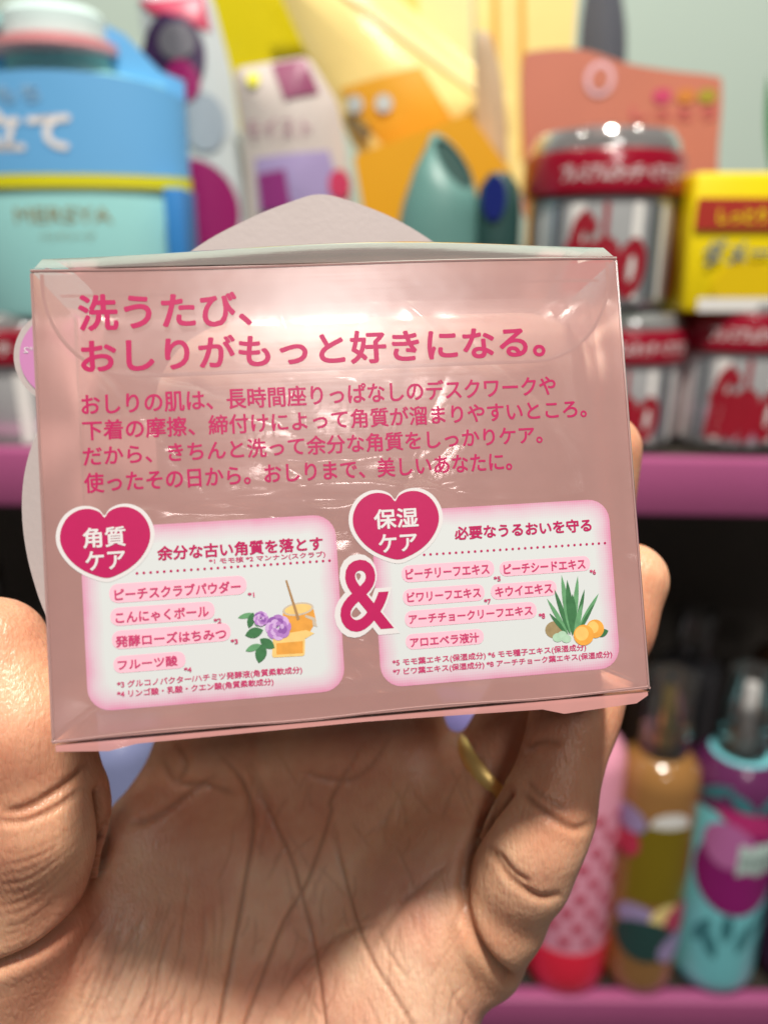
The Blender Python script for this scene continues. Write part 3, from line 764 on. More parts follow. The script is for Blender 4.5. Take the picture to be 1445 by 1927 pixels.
def skin():
    m = bpy.data.materials.new('skin'); m.use_nodes = True
    N, L = nodes(m); b = N['Principled BSDF']
    tc = N.new('ShaderNodeTexCoord')
    def noise(sc, det=4, vec=None):
        n = N.new('ShaderNodeTexNoise'); n.inputs['Scale'].default_value = sc; n.inputs['Detail'].default_value = det
        L.new(vec or tc.outputs['Object'], n.inputs['Vector']); return n
    n1, n2 = noise(48, 4), noise(300, 4)
    c1 = N.new('ShaderNodeValToRGB'); e = c1.color_ramp.elements
    e[0].position = .34; e[0].color = (.70, .35, .25, 1); e[1].position = .66; e[1].color = (.87, .595, .42, 1)
    L.new(n1.outputs['Fac'], c1.inputs[0])
    mx = N.new('ShaderNodeMix'); mx.data_type = 'RGBA'; mx.blend_type = 'MULTIPLY'; mx.inputs[0].default_value = .35
    c2 = N.new('ShaderNodeValToRGB'); c2.color_ramp.elements[0].position = .3; c2.color_ramp.elements[0].color = (.88, .72, .66, 1); c2.color_ramp.elements[1].position = .6
    L.new(n2.outputs['Fac'], c2.inputs[0]); L.new(c1.outputs[0], mx.inputs[6]); L.new(c2.outputs[0], mx.inputs[7])
    fl = N.new('ShaderNodeAttribute'); fl.attribute_name = 'flush_shade'
    mf = N.new('ShaderNodeMix'); mf.data_type = 'RGBA'; mf.blend_type = 'MULTIPLY'; mf.inputs[7].default_value = (.86, .69, .60, 1)
    L.new(fl.outputs['Fac'], mf.inputs[0]); L.new(mx.outputs[2], mf.inputs[6])
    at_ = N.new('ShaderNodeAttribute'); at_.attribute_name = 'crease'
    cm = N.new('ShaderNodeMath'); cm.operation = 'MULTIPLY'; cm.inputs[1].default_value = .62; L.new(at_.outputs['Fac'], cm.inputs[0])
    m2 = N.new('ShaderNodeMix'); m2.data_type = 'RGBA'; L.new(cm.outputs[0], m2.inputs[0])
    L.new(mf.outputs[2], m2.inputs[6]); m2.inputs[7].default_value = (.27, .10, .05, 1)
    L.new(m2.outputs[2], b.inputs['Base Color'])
    b.inputs['Roughness'].default_value = .38; b.inputs['Specular IOR Level'].default_value = .45
    b.inputs['Subsurface Weight'].default_value = .4; b.inputs['Subsurface Radius'].default_value = (1, .35, .2); b.inputs['Subsurface Scale'].default_value = .0035
    # skin texture: fine cells plus stretched lines running along the palm
    vo = N.new('ShaderNodeTexVoronoi'); vo.feature = 'DISTANCE_TO_EDGE'; vo.inputs['Scale'].default_value = 1000
    mp = N.new('ShaderNodeMapping'); mp.inputs['Scale'].default_value = (1, 1, .45); mp.inputs['Rotation'].default_value = (0, .3, 0)
    L.new(tc.outputs['Object'], mp.inputs[0]); L.new(mp.outputs[0], vo.inputs['Vector'])
    mp2 = N.new('ShaderNodeMapping'); mp2.inputs['Scale'].default_value = (1500, 900, 130); mp2.inputs['Rotation'].default_value = (0, .22, 0)
    L.new(tc.outputs['Object'], mp2.inputs[0]); n3 = noise(1, 3, mp2.outputs[0])
    n4 = noise(260, 5)
    s1_ = N.new('ShaderNodeMath'); s1_.operation = 'MULTIPLY_ADD'; s1_.inputs[1].default_value = .5; L.new(vo.outputs['Distance'], s1_.inputs[0]); L.new(n3.outputs['Fac'], s1_.inputs[2])
    s2_ = N.new('ShaderNodeMath'); s2_.operation = 'MULTIPLY_ADD'; s2_.inputs[1].default_value = .35; L.new(n4.outputs['Fac'], s2_.inputs[0]); L.new(s1_.outputs[0], s2_.inputs[2])
    bp = N.new('ShaderNodeBump'); bp.inputs['Strength'].default_value = .6; bp.inputs['Distance'].default_value = .0004
    L.new(s2_.outputs[0], bp.inputs['Height']); L.new(bp.outputs[0], b.inputs['Normal'])
    return m
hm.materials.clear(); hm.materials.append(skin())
tag(ho, 'bare left hand with open palm gripping the pink box by its sides', 'hand')

# gold ring round the base of the ring finger
rg = MB(); M_gold = pm('gold', (1, .70, .26), .42, .85, var=.05, scale=300)
c0, c1_ = J(880, 1510, .168), J(1000, 1395, .166); ax_ = Vector(c1_ - c0).normalized(); ax_ = Vector(camdir(ax_))
u0_ = ax_.orthogonal().normalized(); w0_ = ax_.cross(u0_); cc = cam2world(J(927, 1452, .1683))
vs = []; fs = []; prof = [(.0092, -.0017), (.0101, -.0018), (.0106, -.0010), (.0107, 0), (.0106, .0010), (.0101, .0018), (.0092, .0017)]
for i in range(64):
    a = 2*math.pi*i/64
    for r_, h_ in prof: vs.append(tuple((u0_*math.cos(a)+w0_*math.sin(a))*r_ + ax_*h_))
n = len(prof)
for i in range(64):
    for j in range(n): fs.append((i*n+j, ((i+1) % 64)*n+j, ((i+1) % 64)*n+(j+1) % n, i*n+(j+1) % n))
rg.add(vs, fs, M_gold)
tag(rg.build('finger_ring', None, loc=cc), 'plain gold band worn on the ring finger of the hand', 'ring')

# ================================================================== the shop shelf behind
def lin(r, g, b, k=1.0):
    f = lambda c: (c/255/12.92 if c <= 10 else ((c/255+.055)/1.055)**2.4)*k
    return (f(r), f(g), f(b))
YF = .409
ZS = at(1300, 862, YF).z                # top of the upper shelf
ZL = at(1200, 1884, YF).z               # top of the lower shelf
M_mauve = pm('mauve_shelf_paint', lin(168, 84, 132, .92), .45, var=.08, scale=12, bump=.03, bscale=200)
M_dark = pm('dark_laminate', (.035, .030, .025), .9, spec=.1, var=.2, scale=20)
M_wall = pm('grey_green_wall', lin(174, 192, 184, 1.08), .8, var=.04, scale=4, bump=.05, bscale=120)
def board(name, z, th, kind='structure'):
    b = MB(); rbox(b, 2.4, .30, th, M_dark, .002, Matrix.Translation((0, .15 + .012, -th)))
    o = b.build(name, None, loc=(0, YF, z), rot=(0, math.radians(.9), 0)); tag(o, kind=kind)
    e = MB(); rbox(e, 2.4, .012, th + .004, M_mauve, .002, Matrix.Translation((0, .006, -th - .002)))
    e.build('shelf_edge', o)
    return o
board('shelf', ZS - .0005, .0285); board('shelf', ZL - .0005, .0285)
b = MB(); slab(b, [(-1.2, .45), (1.2, .45), (1.2, ZS - .03), (-1.2, ZS - .03)], YF + .285, YF + .30, pm('grey_brown_back_board', (.16, .14, .12), .8, var=.3, scale=8))
tag(b.build('back_panel', None), kind='structure')
b = MB(); slab(b, [(-1.6, .40), (1.8, .40), (1.8, 2.3), (-1.6, 2.3)], .86, .90, M_wall)
tag(b.build('wall', None), kind='structure')

class Item:
    """a thing standing upright with its front on the plane Y = y; shapes given in photo pixels on planes near it"""
    def __init__(s, name, label, cat, u, v, y, group=None, z=None):
        p = at(u, v, y); s.y = y
        if z is not None: p.z = z
        s.b = p; s.e = thing(name, label, cat, p, group=group)
    def q(s, u, v, dy=0):
        p = at(u, v, s.y + dy) - s.b; return (p.x, p.z)
    def poly(s, pts, dy=0): return [s.q(u, v, dy) for u, v in pts]
    def sc(s, v, dy=0): return (s.q(800, v, dy)[0] - s.q(700, v, dy)[0]) / 100      # metres per pixel
def bulge_fn(outline, th, soft):
    P = np.array(outline)
    def f(x, z):
        best = 9
        for i in range(len(P)):
            a = P[i]; d = P[(i+1) % len(P)] - a; t = max(0, min(1, ((x-a[0])*d[0]+(z-a[1])*d[1])/(d@d+1e-12)))
            best = min(best, math.hypot(x-a[0]-t*d[0], z-a[1]-t*d[1]))
        return -th * (1 - math.exp(-best/soft))
    return f
def pouch(mb, outline, th, mat, soft=.018, rings=8, y0=0):
    n = len(outline); cx_ = sum(p[0] for p in outline)/n; cz_ = sum(p[1] for p in outline)/n
    f = bulge_fn(outline, th, soft)
    for sgn in (1, -1):
        vs, fs = [], []
        for k in range(rings + 1):
            s = 1 - (k/rings)
            for x, z in outline:
                X, Z = cx_+(x-cx_)*max(s, .02), cz_+(z-cz_)*max(s, .02); vs.append((X, y0 + sgn*f(X, Z), Z))
        for k in range(rings):
            for i in range(n):
                q = (k*n+i, k*n+(i+1) % n, (k+1)*n+(i+1) % n, (k+1)*n+i); fs.append(q if sgn > 0 else q[::-1])
        fs.append(tuple(range(rings*n, rings*n+n)))
        mb.add(vs, fs, mat)
    return f
def decal(mb, outline, f, mat, off=.0012, rings=4):
    n = len(outline); cx_ = sum(p[0] for p in outline)/n; cz_ = sum(p[1] for p in outline)/n
    vs, fs = [], []
    for k in range(rings+1):
        s = max(1-k/rings, .03)
        for x, z in outline:
            X, Z = cx_+(x-cx_)*s, cz_+(z-cz_)*s; vs.append((X, f(X, Z)-off, Z))
    for k in range(rings):
        for i in range(n): fs.append((k*n+i, k*n+(i+1) % n, (k+1)*n+(i+1) % n, (k+1)*n+i))
    fs.append(tuple(range(rings*n, rings*n+n))); mb.add(vs, fs, mat)
def dense(pts, n=6):
    out = []
    for i in range(len(pts)):
        a, b = pts[i], pts[(i+1) % len(pts)]
        out += [(a[0]+(b[0]-a[0])*k/n, a[1]+(b[1]-a[1])*k/n) for k in range(n)]
    return out
def rounded(pts, r=.25, n=5):
    """round the corners of a polygon"""
    out = []; m = len(pts)
    for i in range(m):
        a, b, c = [Vector(p) for p in (pts[i-1], pts[i], pts[(i+1) % m])]
        p, q = b+(a-b)*r, b+(c-b)*r
        for k in range(n+1):
            t = k/n; out.append(tuple((1-t)**2*p + 2*t*(1-t)*b + t*t*q))
    return out
def wrap_text(mb, body, a0, a1, z0, z1, R, mat, bold=.03, sy=1, shear=0):
    """lettering bent round an upright cylinder that faces -Y; a is metres along the curve"""
    v, f, _ = glyphs(body, 0, shear)
    for k in range(4):
        dx, dz = bold*(z1-z0)*math.cos(k*1.57), bold*(z1-z0)*math.sin(k*1.57)
        vs = []
        for p in v:
            th = (a0+p[0]*(a1-a0)+dx)/R; vs.append((R*math.sin(th), -(R*sy+k*1e-5)*math.cos(th), z0+p[1]*(z1-z0)+dz))
        mb.add(vs, f, mat)
def curved(mb, R, th0, th1, z0, z1, mat, sy=1, n=24, ztop=None):
    vs = []
    for i in range(n+1):
        t = th0+(th1-th0)*i/n
        zt = z1 if ztop is None else ztop(t)
        vs += [(R*math.sin(t), -R*sy*math.cos(t), z0), (R*math.sin(t), -R*sy*math.cos(t), zt)]
    mb.add(vs, [(2*i, 2*i+2, 2*i+3, 2*i+1) for i in range(n)], mat)

M_clear = film('clear_bottle_plastic', (.96, .96, .97), .02, (.9, .9, .9), gloss=.09, rough=.05, graze=.12, bump=0)
M_wht = pm('white_plastic', (.80, .80, .78), .35, var=.02)
M_crim = pm('crimson_plastic', lin(142, 8, 38), .22, var=.08, scale=30, coat=.4)
M_silv = pm('silver_jar',  (.72, .75, .77), .2, .45, var=.15, scale=40, coat=.6)
M_textw = pm('white_lettering', (.82, .80, .80), .5, var=.02)
M_redl = pm('red_lettering', lin(150, 20, 40), .45)

# ---- crimson and silver jars -----------------------------------------------------------------
M_dome = film('glint_dome_plastic', (.95, .95, .96), .4, (.85, .86, .88), gloss=.16, rough=.08, graze=.2, bump=0)  # milky white painted in for the glints on the clear dome
def jar(label, u, y, z0, rad, h, group='crimson lidded jars of cream on the upper shelf', word=True):
    p = at(u, 600, y); base = Vector((p.x, y + rad, z0))
    e = thing('cream_jar', label, 'jar', base, group=group)
    b = MB(); lathe(b, [(rad*.90, 0), (rad*.93, .003), (rad*.94, h*.67), (rad*.90, h*.69)], M_silv, 48)
    for k, t0 in enumerate((-1.1, -.86, -.62, -.2, .18, .42, .66, .95)):  # white and grey streaks paint the silver's highlights; red ones are print
        curved(b, rad*(.943+.0005*k), t0, t0+.07+.06*(k % 3), .004, h*.65, (M_wht, pm('steel_grey_sheen', lin(125, 135, 142), .25, .5), M_wht, M_redl)[k % 4], n=6)
    if word: wrap_text(b, 'fino', -rad*.62, rad*.35, h*.08, h*.58, rad*.955, M_redl, .05, shear=.25)
    b.build('jar_body', e)
    l = MB(); lathe(l, [(rad*.96, h*.69), (rad, h*.71), (rad, h*.93), (rad*.97, h*.96)], M_crim, 48)
    wrap_text(l, 'プレミアムタッチ ヘアマスク', -rad*.75, rad*.85, h*.77, h*.87, rad*1.006, M_textw, .02)
    l.build('lid', e)
    d = MB(); lathe(d, [(rad*.94, h*.96), (rad*.93, h*1.02), (rad*.85, h*1.09), (rad*.6, h*1.13), (rad*.1, h*1.14)], M_dome, 48)
    d.build('clear_dome', e)
    return e
it = at(1150, 600, .425)
R1 = (at(1312, 330, .425).x - at(990, 330, .425).x)/2
zt2 = at(1150, 600, .425).z
jar('crimson lidded jar standing on the shelf under another jar beside the box', 1215, .43, ZS, R1*.86, zt2 - ZS - .004)
jar('crimson lidded silver jar with red letters, upper one of the stacked pair', 1152, .425, zt2 + .006, R1, (at(1150, 262, .425).z - zt2 - .006))
R2 = R1*.93
jar('crimson lidded jar carrying a yellow pack at the right edge', 1452, .428, ZS, R2, at(1400, 580, .428).z - ZS)
jar('crimson lidded jar under the blue carton at the left edge', -35, .422, ZS, .062, at(30, 612, .422).z - ZS, word=False)

# peach header card behind the upper jar
I = Item('header_card', 'peach pink backing card with wavy top edge above the crimson jar', 'card', 1165, 400, .52)
b = MB(); M_pch = pm('peach_print', lin(196, 120, 100), .5, var=.12, scale=18)
o = smooth_closed(I.poly([(985, 108), (1000, 96), (1060, 90), (1110, 95), (1180, 118), (1260, 132), (1340, 142), (1358, 158), (1352, 270), (1330, 420), (1180, 430), (1000, 420), (988, 300), (982, 180)]), 5)
slab(b, o, 0, .004, M_pch)
flat(b, ell(*I.q(1128, 148), 28*I.sc(148), 30*I.sc(148)), -.0008, pm('pale_lilac_print', lin(225, 180, 190), .5))
flat(b, ell(*I.q(1128, 148), 18*I.sc(148), 20*I.sc(148)), -.0012, M_pch)
for u, c in ((1245, (200, 70, 110)), (1290, (205, 130, 60)), (1330, (165, 150, 50))):
    flat(b, ell(*I.q(u, 180), 18*I.sc(180), 13*I.sc(180)), -.0008, pm('spot_%d' % c[0], lin(*c), .5))
(xa, z1), (xb, z0) = I.q(1190, 172), I.q(1345, 225)
put_text(b, 'しっとり', xa, xb, z0, z0+(z1-z0)*.5, -.0009, pm('rose_lettering', lin(200, 90, 100), .5), .03)
b.build('card_sheet', I.e)

# yellow pack on the right jar
I = Item('product_pack', 'bright yellow pack with red stripe on the right crimson jar', 'pack', 1400, 588, .432)
x0, z1 = I.q(1312, 322); x1, _ = I.q(1500, 322)
M_yel = pm('bright_yellow_print', lin(240, 215, 10), .4, var=.05); M_rdst = pm('brick_red_print', lin(170, 50, 40), .45)
b = MB(); rbox(b, x1-x0, .05, z1, M_yel, .003, Matrix.Translation(((x0+x1)/2, .026, 0))); b.build('pack_body', I.e)
b = MB()
def strip(mb, I, u0, v0, u1, v1, dy, mat):
    (xa, za), (xb, zb_) = I.q(u0, v0), I.q(u1, v1); flat(mb, [(xa, zb_), (xb, zb_), (xb, za), (xa, za)], dy, mat)
strip(b, I, 1313, 372, 1500, 432, -.0006, M_rdst)
strip(b, I, 1313, 560, 1500, 586, -.0006, M_wht)
(xa, z1_), (xb, z0_) = I.q(1352, 392), I.q(1440, 420); put_text(b, 'しっとり', xa, xb, z0_, z1_, -.001, M_yel, .04)
(xa, z1_), (xb, z0_) = I.q(1325, 448), I.q(1490, 500); put_text(b, 'ダメージ', xa, xb, z0_, z1_, -.001, pm('slate_lettering', lin(120, 130, 130), .5), .04)
o1_ = ell(*I.q(1400, 540), 60*I.sc(540), 45*I.sc(540)); flat(b, o1_, -.0005, pm('deep_yellow_print', lin(222, 190, 10), .4))
b.build('printed_front', I.e)

# ---- blue carton with the pump bottle ---------------------------------------------------------
I = Item('pump_bottle', 'pale aqua pump bottle with blue carton sleeve and white lettering', 'bottle', 170, 598, .425)
M_aqua = pm('aqua_plastic', lin(160, 222, 222), .3, var=.04, scale=15); M_blue = pm('sky_blue_card', lin(104, 174, 228), .5, var=.06, scale=12)
M_dblue = pm('deep_blue_card', lin(45, 125, 195), .5, var=.06, scale=12); M_ylst = pm('lemon_stripe', lin(215, 210, 20), .5)
Rb = (I.q(338, 450)[0] - I.q(-118, 450)[0])/2; SY = .45; cx_ = (I.q(338, 450)[0] + I.q(-118, 450)[0])/2
zA = lambda v: I.q(170, v)[1]
def at_c(o): o.location = (cx_, Rb*SY, 0)
b = MB(); lathe(b, [(Rb*.95, 0), (Rb*.99, .004), (Rb*.99, zA(190)), (Rb*.86, zA(140)), (Rb*.45, zA(112)), (Rb*.42, zA(75))], M_aqua, 56, 1, SY)
wrap_text(b, 'MERSYA', -Rb*.35, Rb*.46, zA(418), zA(390), Rb*1.0, pm('tan_lettering', lin(150, 150, 120), .5), .03, SY)
wrap_text(b, 'ハンドソープ', -Rb*.15, Rb*.3, zA(450), zA(438), Rb*1.0, pm('tan_lettering', (1, 1, 1), .5), .03, SY)
at_c(b.build('bottle_body', I.e))
b = MB(); lathe(b, [(Rb*.46, zA(78)), (Rb*.50, zA(76)), (Rb*.50, zA(58)), (Rb*.44, zA(56))], pm('coral_collar', lin(225, 150, 155), .4), 40, 1, .9)
at_c(b.build('pump_collar', I.e))
b = MB(); lathe(b, [(Rb*.40, zA(56)), (Rb*.42, zA(50)), (Rb*.42, zA(5)), (Rb*.36, zA(-12)), (Rb*.05, zA(-14))], pm('pale_aqua_plastic', lin(205, 228, 228), .3), 40, 1, .9)
rbox(b, Rb*1.3, .03, zA(0)-zA(34), M_aqua, .006, Matrix.Translation((-Rb*.6, 0, zA(34)))); at_c(b.build('pump_head', I.e))
Rc = Rb*1.03
b = MB()
top = lambda t: zA(130) - (1-math.cos(t))*.010
def wrapband(z0, ztop, R, mat, th=1.5, depth=.0015):
    n = 40; vs = []
    for i in range(n+1):
        t = -th+2*th*i/n; zt = ztop(t) if callable(ztop) else ztop
        zb2 = z0(t) if callable(z0) else z0
        for rr_, z in ((R, zb2), (R, zt), (R-depth, zt), (R-depth, zb2)): vs.append((rr_*math.sin(t), -rr_*SY*math.cos(t), z))
    fs = []
    for i in range(n):
        for k in range(4): fs.append((4*i+k, 4*i+4+k, 4*i+4+(k+1) % 4, 4*i+(k+1) % 4))
    b.add(vs, fs, mat)
wrapband(zA(326), top, Rc, M_blue); wrapband(zA(352), zA(326)-.0002, Rc+.0006, M_ylst)
wrap_text(b, '泡立て', -Rc*.93, Rc*.20, zA(282), zA(208), Rc+.001, M_textw, .05, SY)
wrap_text(b, 'もっちもち', -Rc*.93, Rc*.0, zA(190), zA(158), Rc+.001, pm('pale_blue_lettering', lin(140, 185, 220), .5), .04, SY)
at_c(b.build('sleeve_band', I.e))
b = MB(); o = I.poly([(-120, 60), (-20, 48), (205, 48), (232, 62), (300, 132), (345, 150), (362, 470), (362, 596), (-140, 596)], Rb*SY)
slab(b, o, Rb*SY*1.02, Rb*SY*1.02+.003, M_blue)
(xa, z1_), (xb, z0_) = I.q(-60, 75, Rb*SY), I.q(70, 108, Rb*SY); put_text(b, 'うるおい', xa, xb, z0_, z1_, Rb*SY*1.02-.001, M_textw, .03)
b.build('sleeve_back', I.e)
b = MB(); strip(b, I, 328, 352, 360, 596, .02, M_dblue); x_ = I.q(345, 450, .02)[0]
b = MB(); rbox(b, .010, Rb*SY*1.0, zA(352), M_dblue, .001, Matrix.Translation((I.q(348, 450, .02)[0], Rb*SY*.55, 0))); b.build('sleeve_side', I.e)

# ---- pouches with purple print -----------------------------------------------------------------
M_pw = pm('pearl_white_pouch', lin(190, 200, 205), .35, var=.08, scale=25, coat=.3)
M_pur = pm('magenta_purple_print', lin(140, 20, 95), .4, var=.15, scale=25); M_ink = pm('deep_violet_print', lin(55, 35, 75), .4, var=.3, scale=30)
M_lav = pm('lavender_print', lin(160, 145, 190), .45, var=.12, scale=25); M_rosey = pm('rose_red_print', lin(190, 60, 95), .4, var=.25, scale=30)
I = Item('refill_pouch', 'pearl white refill pouch with magenta circles beside the blue carton', 'pouch', 390, 600, .53)
b = MB(); o = dense(rounded(I.poly([(255, -25), (395, -20), (440, 150), (492, 600), (330, 600), (290, 200)]), .18), 2)
f = pouch(b, o, .014, M_pw); b.build('pouch_body', I.e)
b = MB()
decal(b, ell(*I.q(330, 115), 62*I.sc(115), 74*I.sc(115), -.2, 24), f, M_ink)
decal(b, ell(*I.q(340, 85), 36*I.sc(115), 30*I.sc(115), 0, 20), f, pm('grey_oval_print', lin(105, 105, 115), .3), .002)  # lighter grey oval laid over the dark violet one
decal(b, ell(*I.q(352, 158), 32*I.sc(115), 36*I.sc(115), .4, 20), f, M_pur, .002)
decal(b, ell(*I.q(372, 400), 82*I.sc(400), 90*I.sc(400), 0, 28), f, M_pur)
decal(b, I.poly([(262, 0), (385, -10), (400, 62), (360, 52), (290, 30)]), f, M_rosey)
decal(b, ell(*I.q(390, 235), 40*I.sc(235), 50*I.sc(235), 0, 20), f, pm('grey_blue_print', lin(150, 165, 180), .4))
b.build('printed_front', I.e)
I = Item('refill_pouch', 'cream and lilac refill pouch with square plum label near its corner', 'pouch', 570, 600, .51)
b = MB(); M_cr = pm('cream_lilac_pouch', lin(200, 190, 185), .35, var=.08, scale=25, coat=.3)
o = dense(rounded(I.poly([(437, 128), (580, 104), (640, 200), (690, 600), (478, 600), (455, 250)]), .16), 2)
f = pouch(b, o, .013, M_cr); b.build('pouch_body', I.e)
b = MB()
decal(b, dense(I.poly([(512, 122), (574, 110), (602, 176), (540, 192)]), 3), f, pm('plum_label', lin(130, 45, 90), .45, var=.1))
decal(b, ell(*I.q(479, 153), 12*I.sc(153), 13*I.sc(153)), f, M_ylst)
decal(b, dense(I.poly([(482, 300), (620, 285), (650, 390), (490, 400)]), 3), f, M_lav)
decal(b, dense(I.poly([(488, 330), (540, 322), (552, 395), (496, 398)]), 3), f, pm('grape_print', lin(140, 50, 120), .4), .002)
decal(b, ell(*I.q(640, 348), 20*I.sc(348), 26*I.sc(348)), f, M_rosey, .002)
v, fc, _ = glyphs('モイスト'); (xa, z1_), (xb, z0_) = I.q(465, 228), I.q(590, 262)
b.add([(xa+p[0]*(xb-xa), f(xa+p[0]*(xb-xa), z0_+p[1]*(z1_-z0_))-.0015, z0_+p[1]*(z1_-z0_)) for p in v], fc, pm('mauve_lettering', lin(160, 100, 130), .5))
b.build('printed_front', I.e)

# ---- yellow cartons leaning in a heap ------------------------------------------------------------
def carton(label, pts, y, th, mat, name='carton', extra=None, group='yellow cartons heaped on the upper shelf', puff=0):
    us = [p[0] for p in pts]; vs_ = [p[1] for p in pts]
    I = Item(name, label, 'carton', sum(us)/len(us), max(vs_), y, group=group)
    b = MB(); o = rounded(I.poly(pts), .04, 3)
    if puff: I.f = pouch(b, dense(o, 2), puff, mat, .02)
    else: slab(b, o, 0, th, mat)
    main = b.build('carton_body', I.e, auto=30 if not puff else 60)
    if extra:
        b = MB(); extra(b, I); b.build('printed_front', I.e)
    return I
M_lime = pm('lime_print', lin(195, 200, 20), .4, var=.15, scale=14); M_lem = pm('olive_yellow_print', lin(205, 190, 15), .25, var=.2, scale=12, coat=.5, bump=.6, bscale=30)
M_pale = pm('pale_yellow_print', lin(250, 225, 150), .22, var=.1, scale=14, coat=.5, bump=.6, bscale=35); M_gold2 = pm('golden_print', lin(222, 165, 50), .4, var=.2, scale=14)
M_or = pm('marigold_card', lin(225, 160, 15), .5, var=.08, scale=10); M_sun = pm('warm_cream_print', lin(252, 232, 170), .25, var=.1, scale=12, coat=.5, bump=.5, bscale=25)
carton('olive yellow carton leaning behind the two white pouches', [(350, -60), (520, -60), (600, 105), (470, 260), (440, 240)], .585, .04, M_lem)
def ex1(b, I):
    D_ = lambda o, m, k: decal(b, dense(o, 3), I.f, m, .0008*k)
    D_(I.poly([(640, 170), (790, 130), (870, 260), (740, 300)]), M_gold2, 1)
    D_(I.poly([(620, -20), (650, -20), (940, 185), (930, 205)]), M_sun, 2)  # bright streak painted in as gloss along the carton
    for u in (668, 722): D_(ell(*I.q(u, 200), 16*I.sc(200), 15*I.sc(200)), pm('pale_blue_spot', lin(190, 205, 215), .5), 3)
    D_(I.poly([(650, 215), (700, 250), (690, 270), (650, 235)]), pm('brown_grey_print', lin(130, 115, 90), .5), 3)
carton('long pale yellow carton lying diagonally with golden lower end', [(505, -60), (690, -60), (962, 185), (960, 250), (760, 330), (690, 320), (600, 150)], .56, .045, M_pale, extra=ex1, puff=.012)
def ex2(b, I):
    flat(b, ell(*I.q(690, 20), 46*I.sc(20), 40*I.sc(20)), -.0008, pm('leaf_lime_print', lin(170, 195, 40), .4, var=.3, scale=30))
    flat(b, ell(*I.q(735, 95), 28*I.sc(20), 38*I.sc(20)), -.0008, pm('pale_green_print', lin(215, 220, 150), .4))
carton('lime and cream carton with leaf print standing at the top', [(615, -60), (785, -60), (800, 260), (690, 200)], .60, .04, pm('cream_lime_print', lin(215, 210, 110), .4, var=.2, scale=14), extra=ex2)
carton('tall pale cream carton standing upright behind the heap', [(772, -60), (888, -60), (888, 330), (790, 330)], .63, .04, M_sun)
def ex3(b, I):
    for u in (925, 975): flat(b, I.poly([(u, -50), (u+12, -50), (u+16, 300), (u+4, 300)]), -.0008, M_gold2)
carton('tall cream carton with golden pinstripes standing beside the peach card', [(892, -60), (1090, -60), (1060, 360), (905, 360)], .66, .04, M_pale, extra=ex3)
I = Item('cosmetic_sachet', 'taupe sachet with rounded top behind the marigold carton', 'sachet', 915, 330, .53)
b = MB(); o = dense(rounded(I.poly([(890, 55), (925, 60), (948, 160), (958, 330), (900, 330)]), .3), 2); pouch(b, o, .008, pm('taupe_pouch', lin(190, 165, 135), .5, var=.1, scale=20)); b.build('sachet_body', I.e)
carton('marigold orange carton tilted on its corner behind the teal tube', [(665, 292), (882, 212), (962, 322), (965, 600), (720, 600)], .50, .05, M_or)
I = Item('pointed_case', 'slim dark grey pointed case standing against the wall', 'case', 1135, 330, .66)
b = MB(); o = dense(rounded(I.poly([(1110, -80), (1160, -80), (1180, 60), (1170, 330), (1085, 330), (1090, 60)]), .2), 2); pouch(b, o, .018, pm('charcoal_fabric', lin(85, 88, 98), .8, var=.12, scale=40, bump=.2)); b.build('case_body', I.e)
# ---- teal tube with slanted cap, small green tube -------------------------------------------------
I = Item('squeeze_tube', 'sea green tube with slanted open cap beside the marigold carton', 'tube', 840, 560, .452)
M_teal = pm('sea_green_plastic', lin(95, 140, 135), .45, var=.08, scale=20); M_tdk = pm('dark_teal_plastic', lin(35, 70, 68), .5, var=.1, scale=20)
s = I.sc(380); seg = 40; Dp = 62*s
b = MB(); vs = []
def sect(u, v, hw, tilt, dep, fwd=0):
    x0_, z0_ = I.q(u, v); out = []
    for i in range(seg):
        a = 2*math.pi*i/seg; c = hw*s*math.cos(a)
        out.append((x0_ + c*math.cos(tilt), Dp + dep*s*math.sin(a), z0_ - c*math.sin(tilt) + fwd*dep*s*math.sin(a)))
    return out
for a in ((822, 560, 88, 0, 62), (825, 500, 86, .02, 62), (828, 440, 82, .05, 62), (834, 390, 76, .15, 60, .1), (845, 340, 68, .4, 56, .4), (856, 300, 58, .70, 50, .9), (859, 299, 48, .70, 40, .9)): vs += sect(*a)
fs = [(j*seg+i, j*seg+(i+1) % seg, (j+1)*seg+(i+1) % seg, (j+1)*seg+i) for j in range(6) for i in range(seg)]
b.add(vs, fs, M_teal); b.build('tube_body', I.e, auto=60)
b = MB(); b.add(sect(860, 306, 47, .70, 39, .9), [tuple(range(seg))], M_tdk); b.build('cap_shade', I.e)  # flat dark disc stands in for the shade inside the open cap
I = Item('squeeze_tube', 'small dark teal tube with navy oval beside the sea green tube', 'tube', 935, 560, .455)
s = I.sc(400); Rt = 44*s
b = MB(); zt3 = I.q(935, 318)[1]; lathe(b, [(Rt*.95, 0), (Rt, .006), (Rt, zt3-.022), (Rt*.85, zt3-.008), (Rt*.45, zt3-.001), (Rt*.05, zt3)], M_tdk, 36, 1, .8, (0, Rt*.8)); b.build('tube_body', I.e)
b = MB(); o = ell(*I.q(930, 372), 22*s, 40*s); b.add([(x, Rt*.8 - Rt*.8*math.sqrt(max(.05, 1-(x/Rt)**2)) - .0012, z) for x, z in o], [tuple(range(len(o)))], pm('navy_print', lin(20, 35, 110), .35)); b.build('oval_label', I.e)
# green leaf at the right edge
I = Item('leaf_sprig', 'small green leaf tip against the grey green wall', 'leaf', 1452, 330, .58)
b = MB(); slab(b, leaf(I.q(1452, 330), I.q(1446, 140), 9*I.sc(200)), 0, .0006, pm('green_leaf', (.05, .22, .08), .5)); b.build('leaf_blade', I.e)

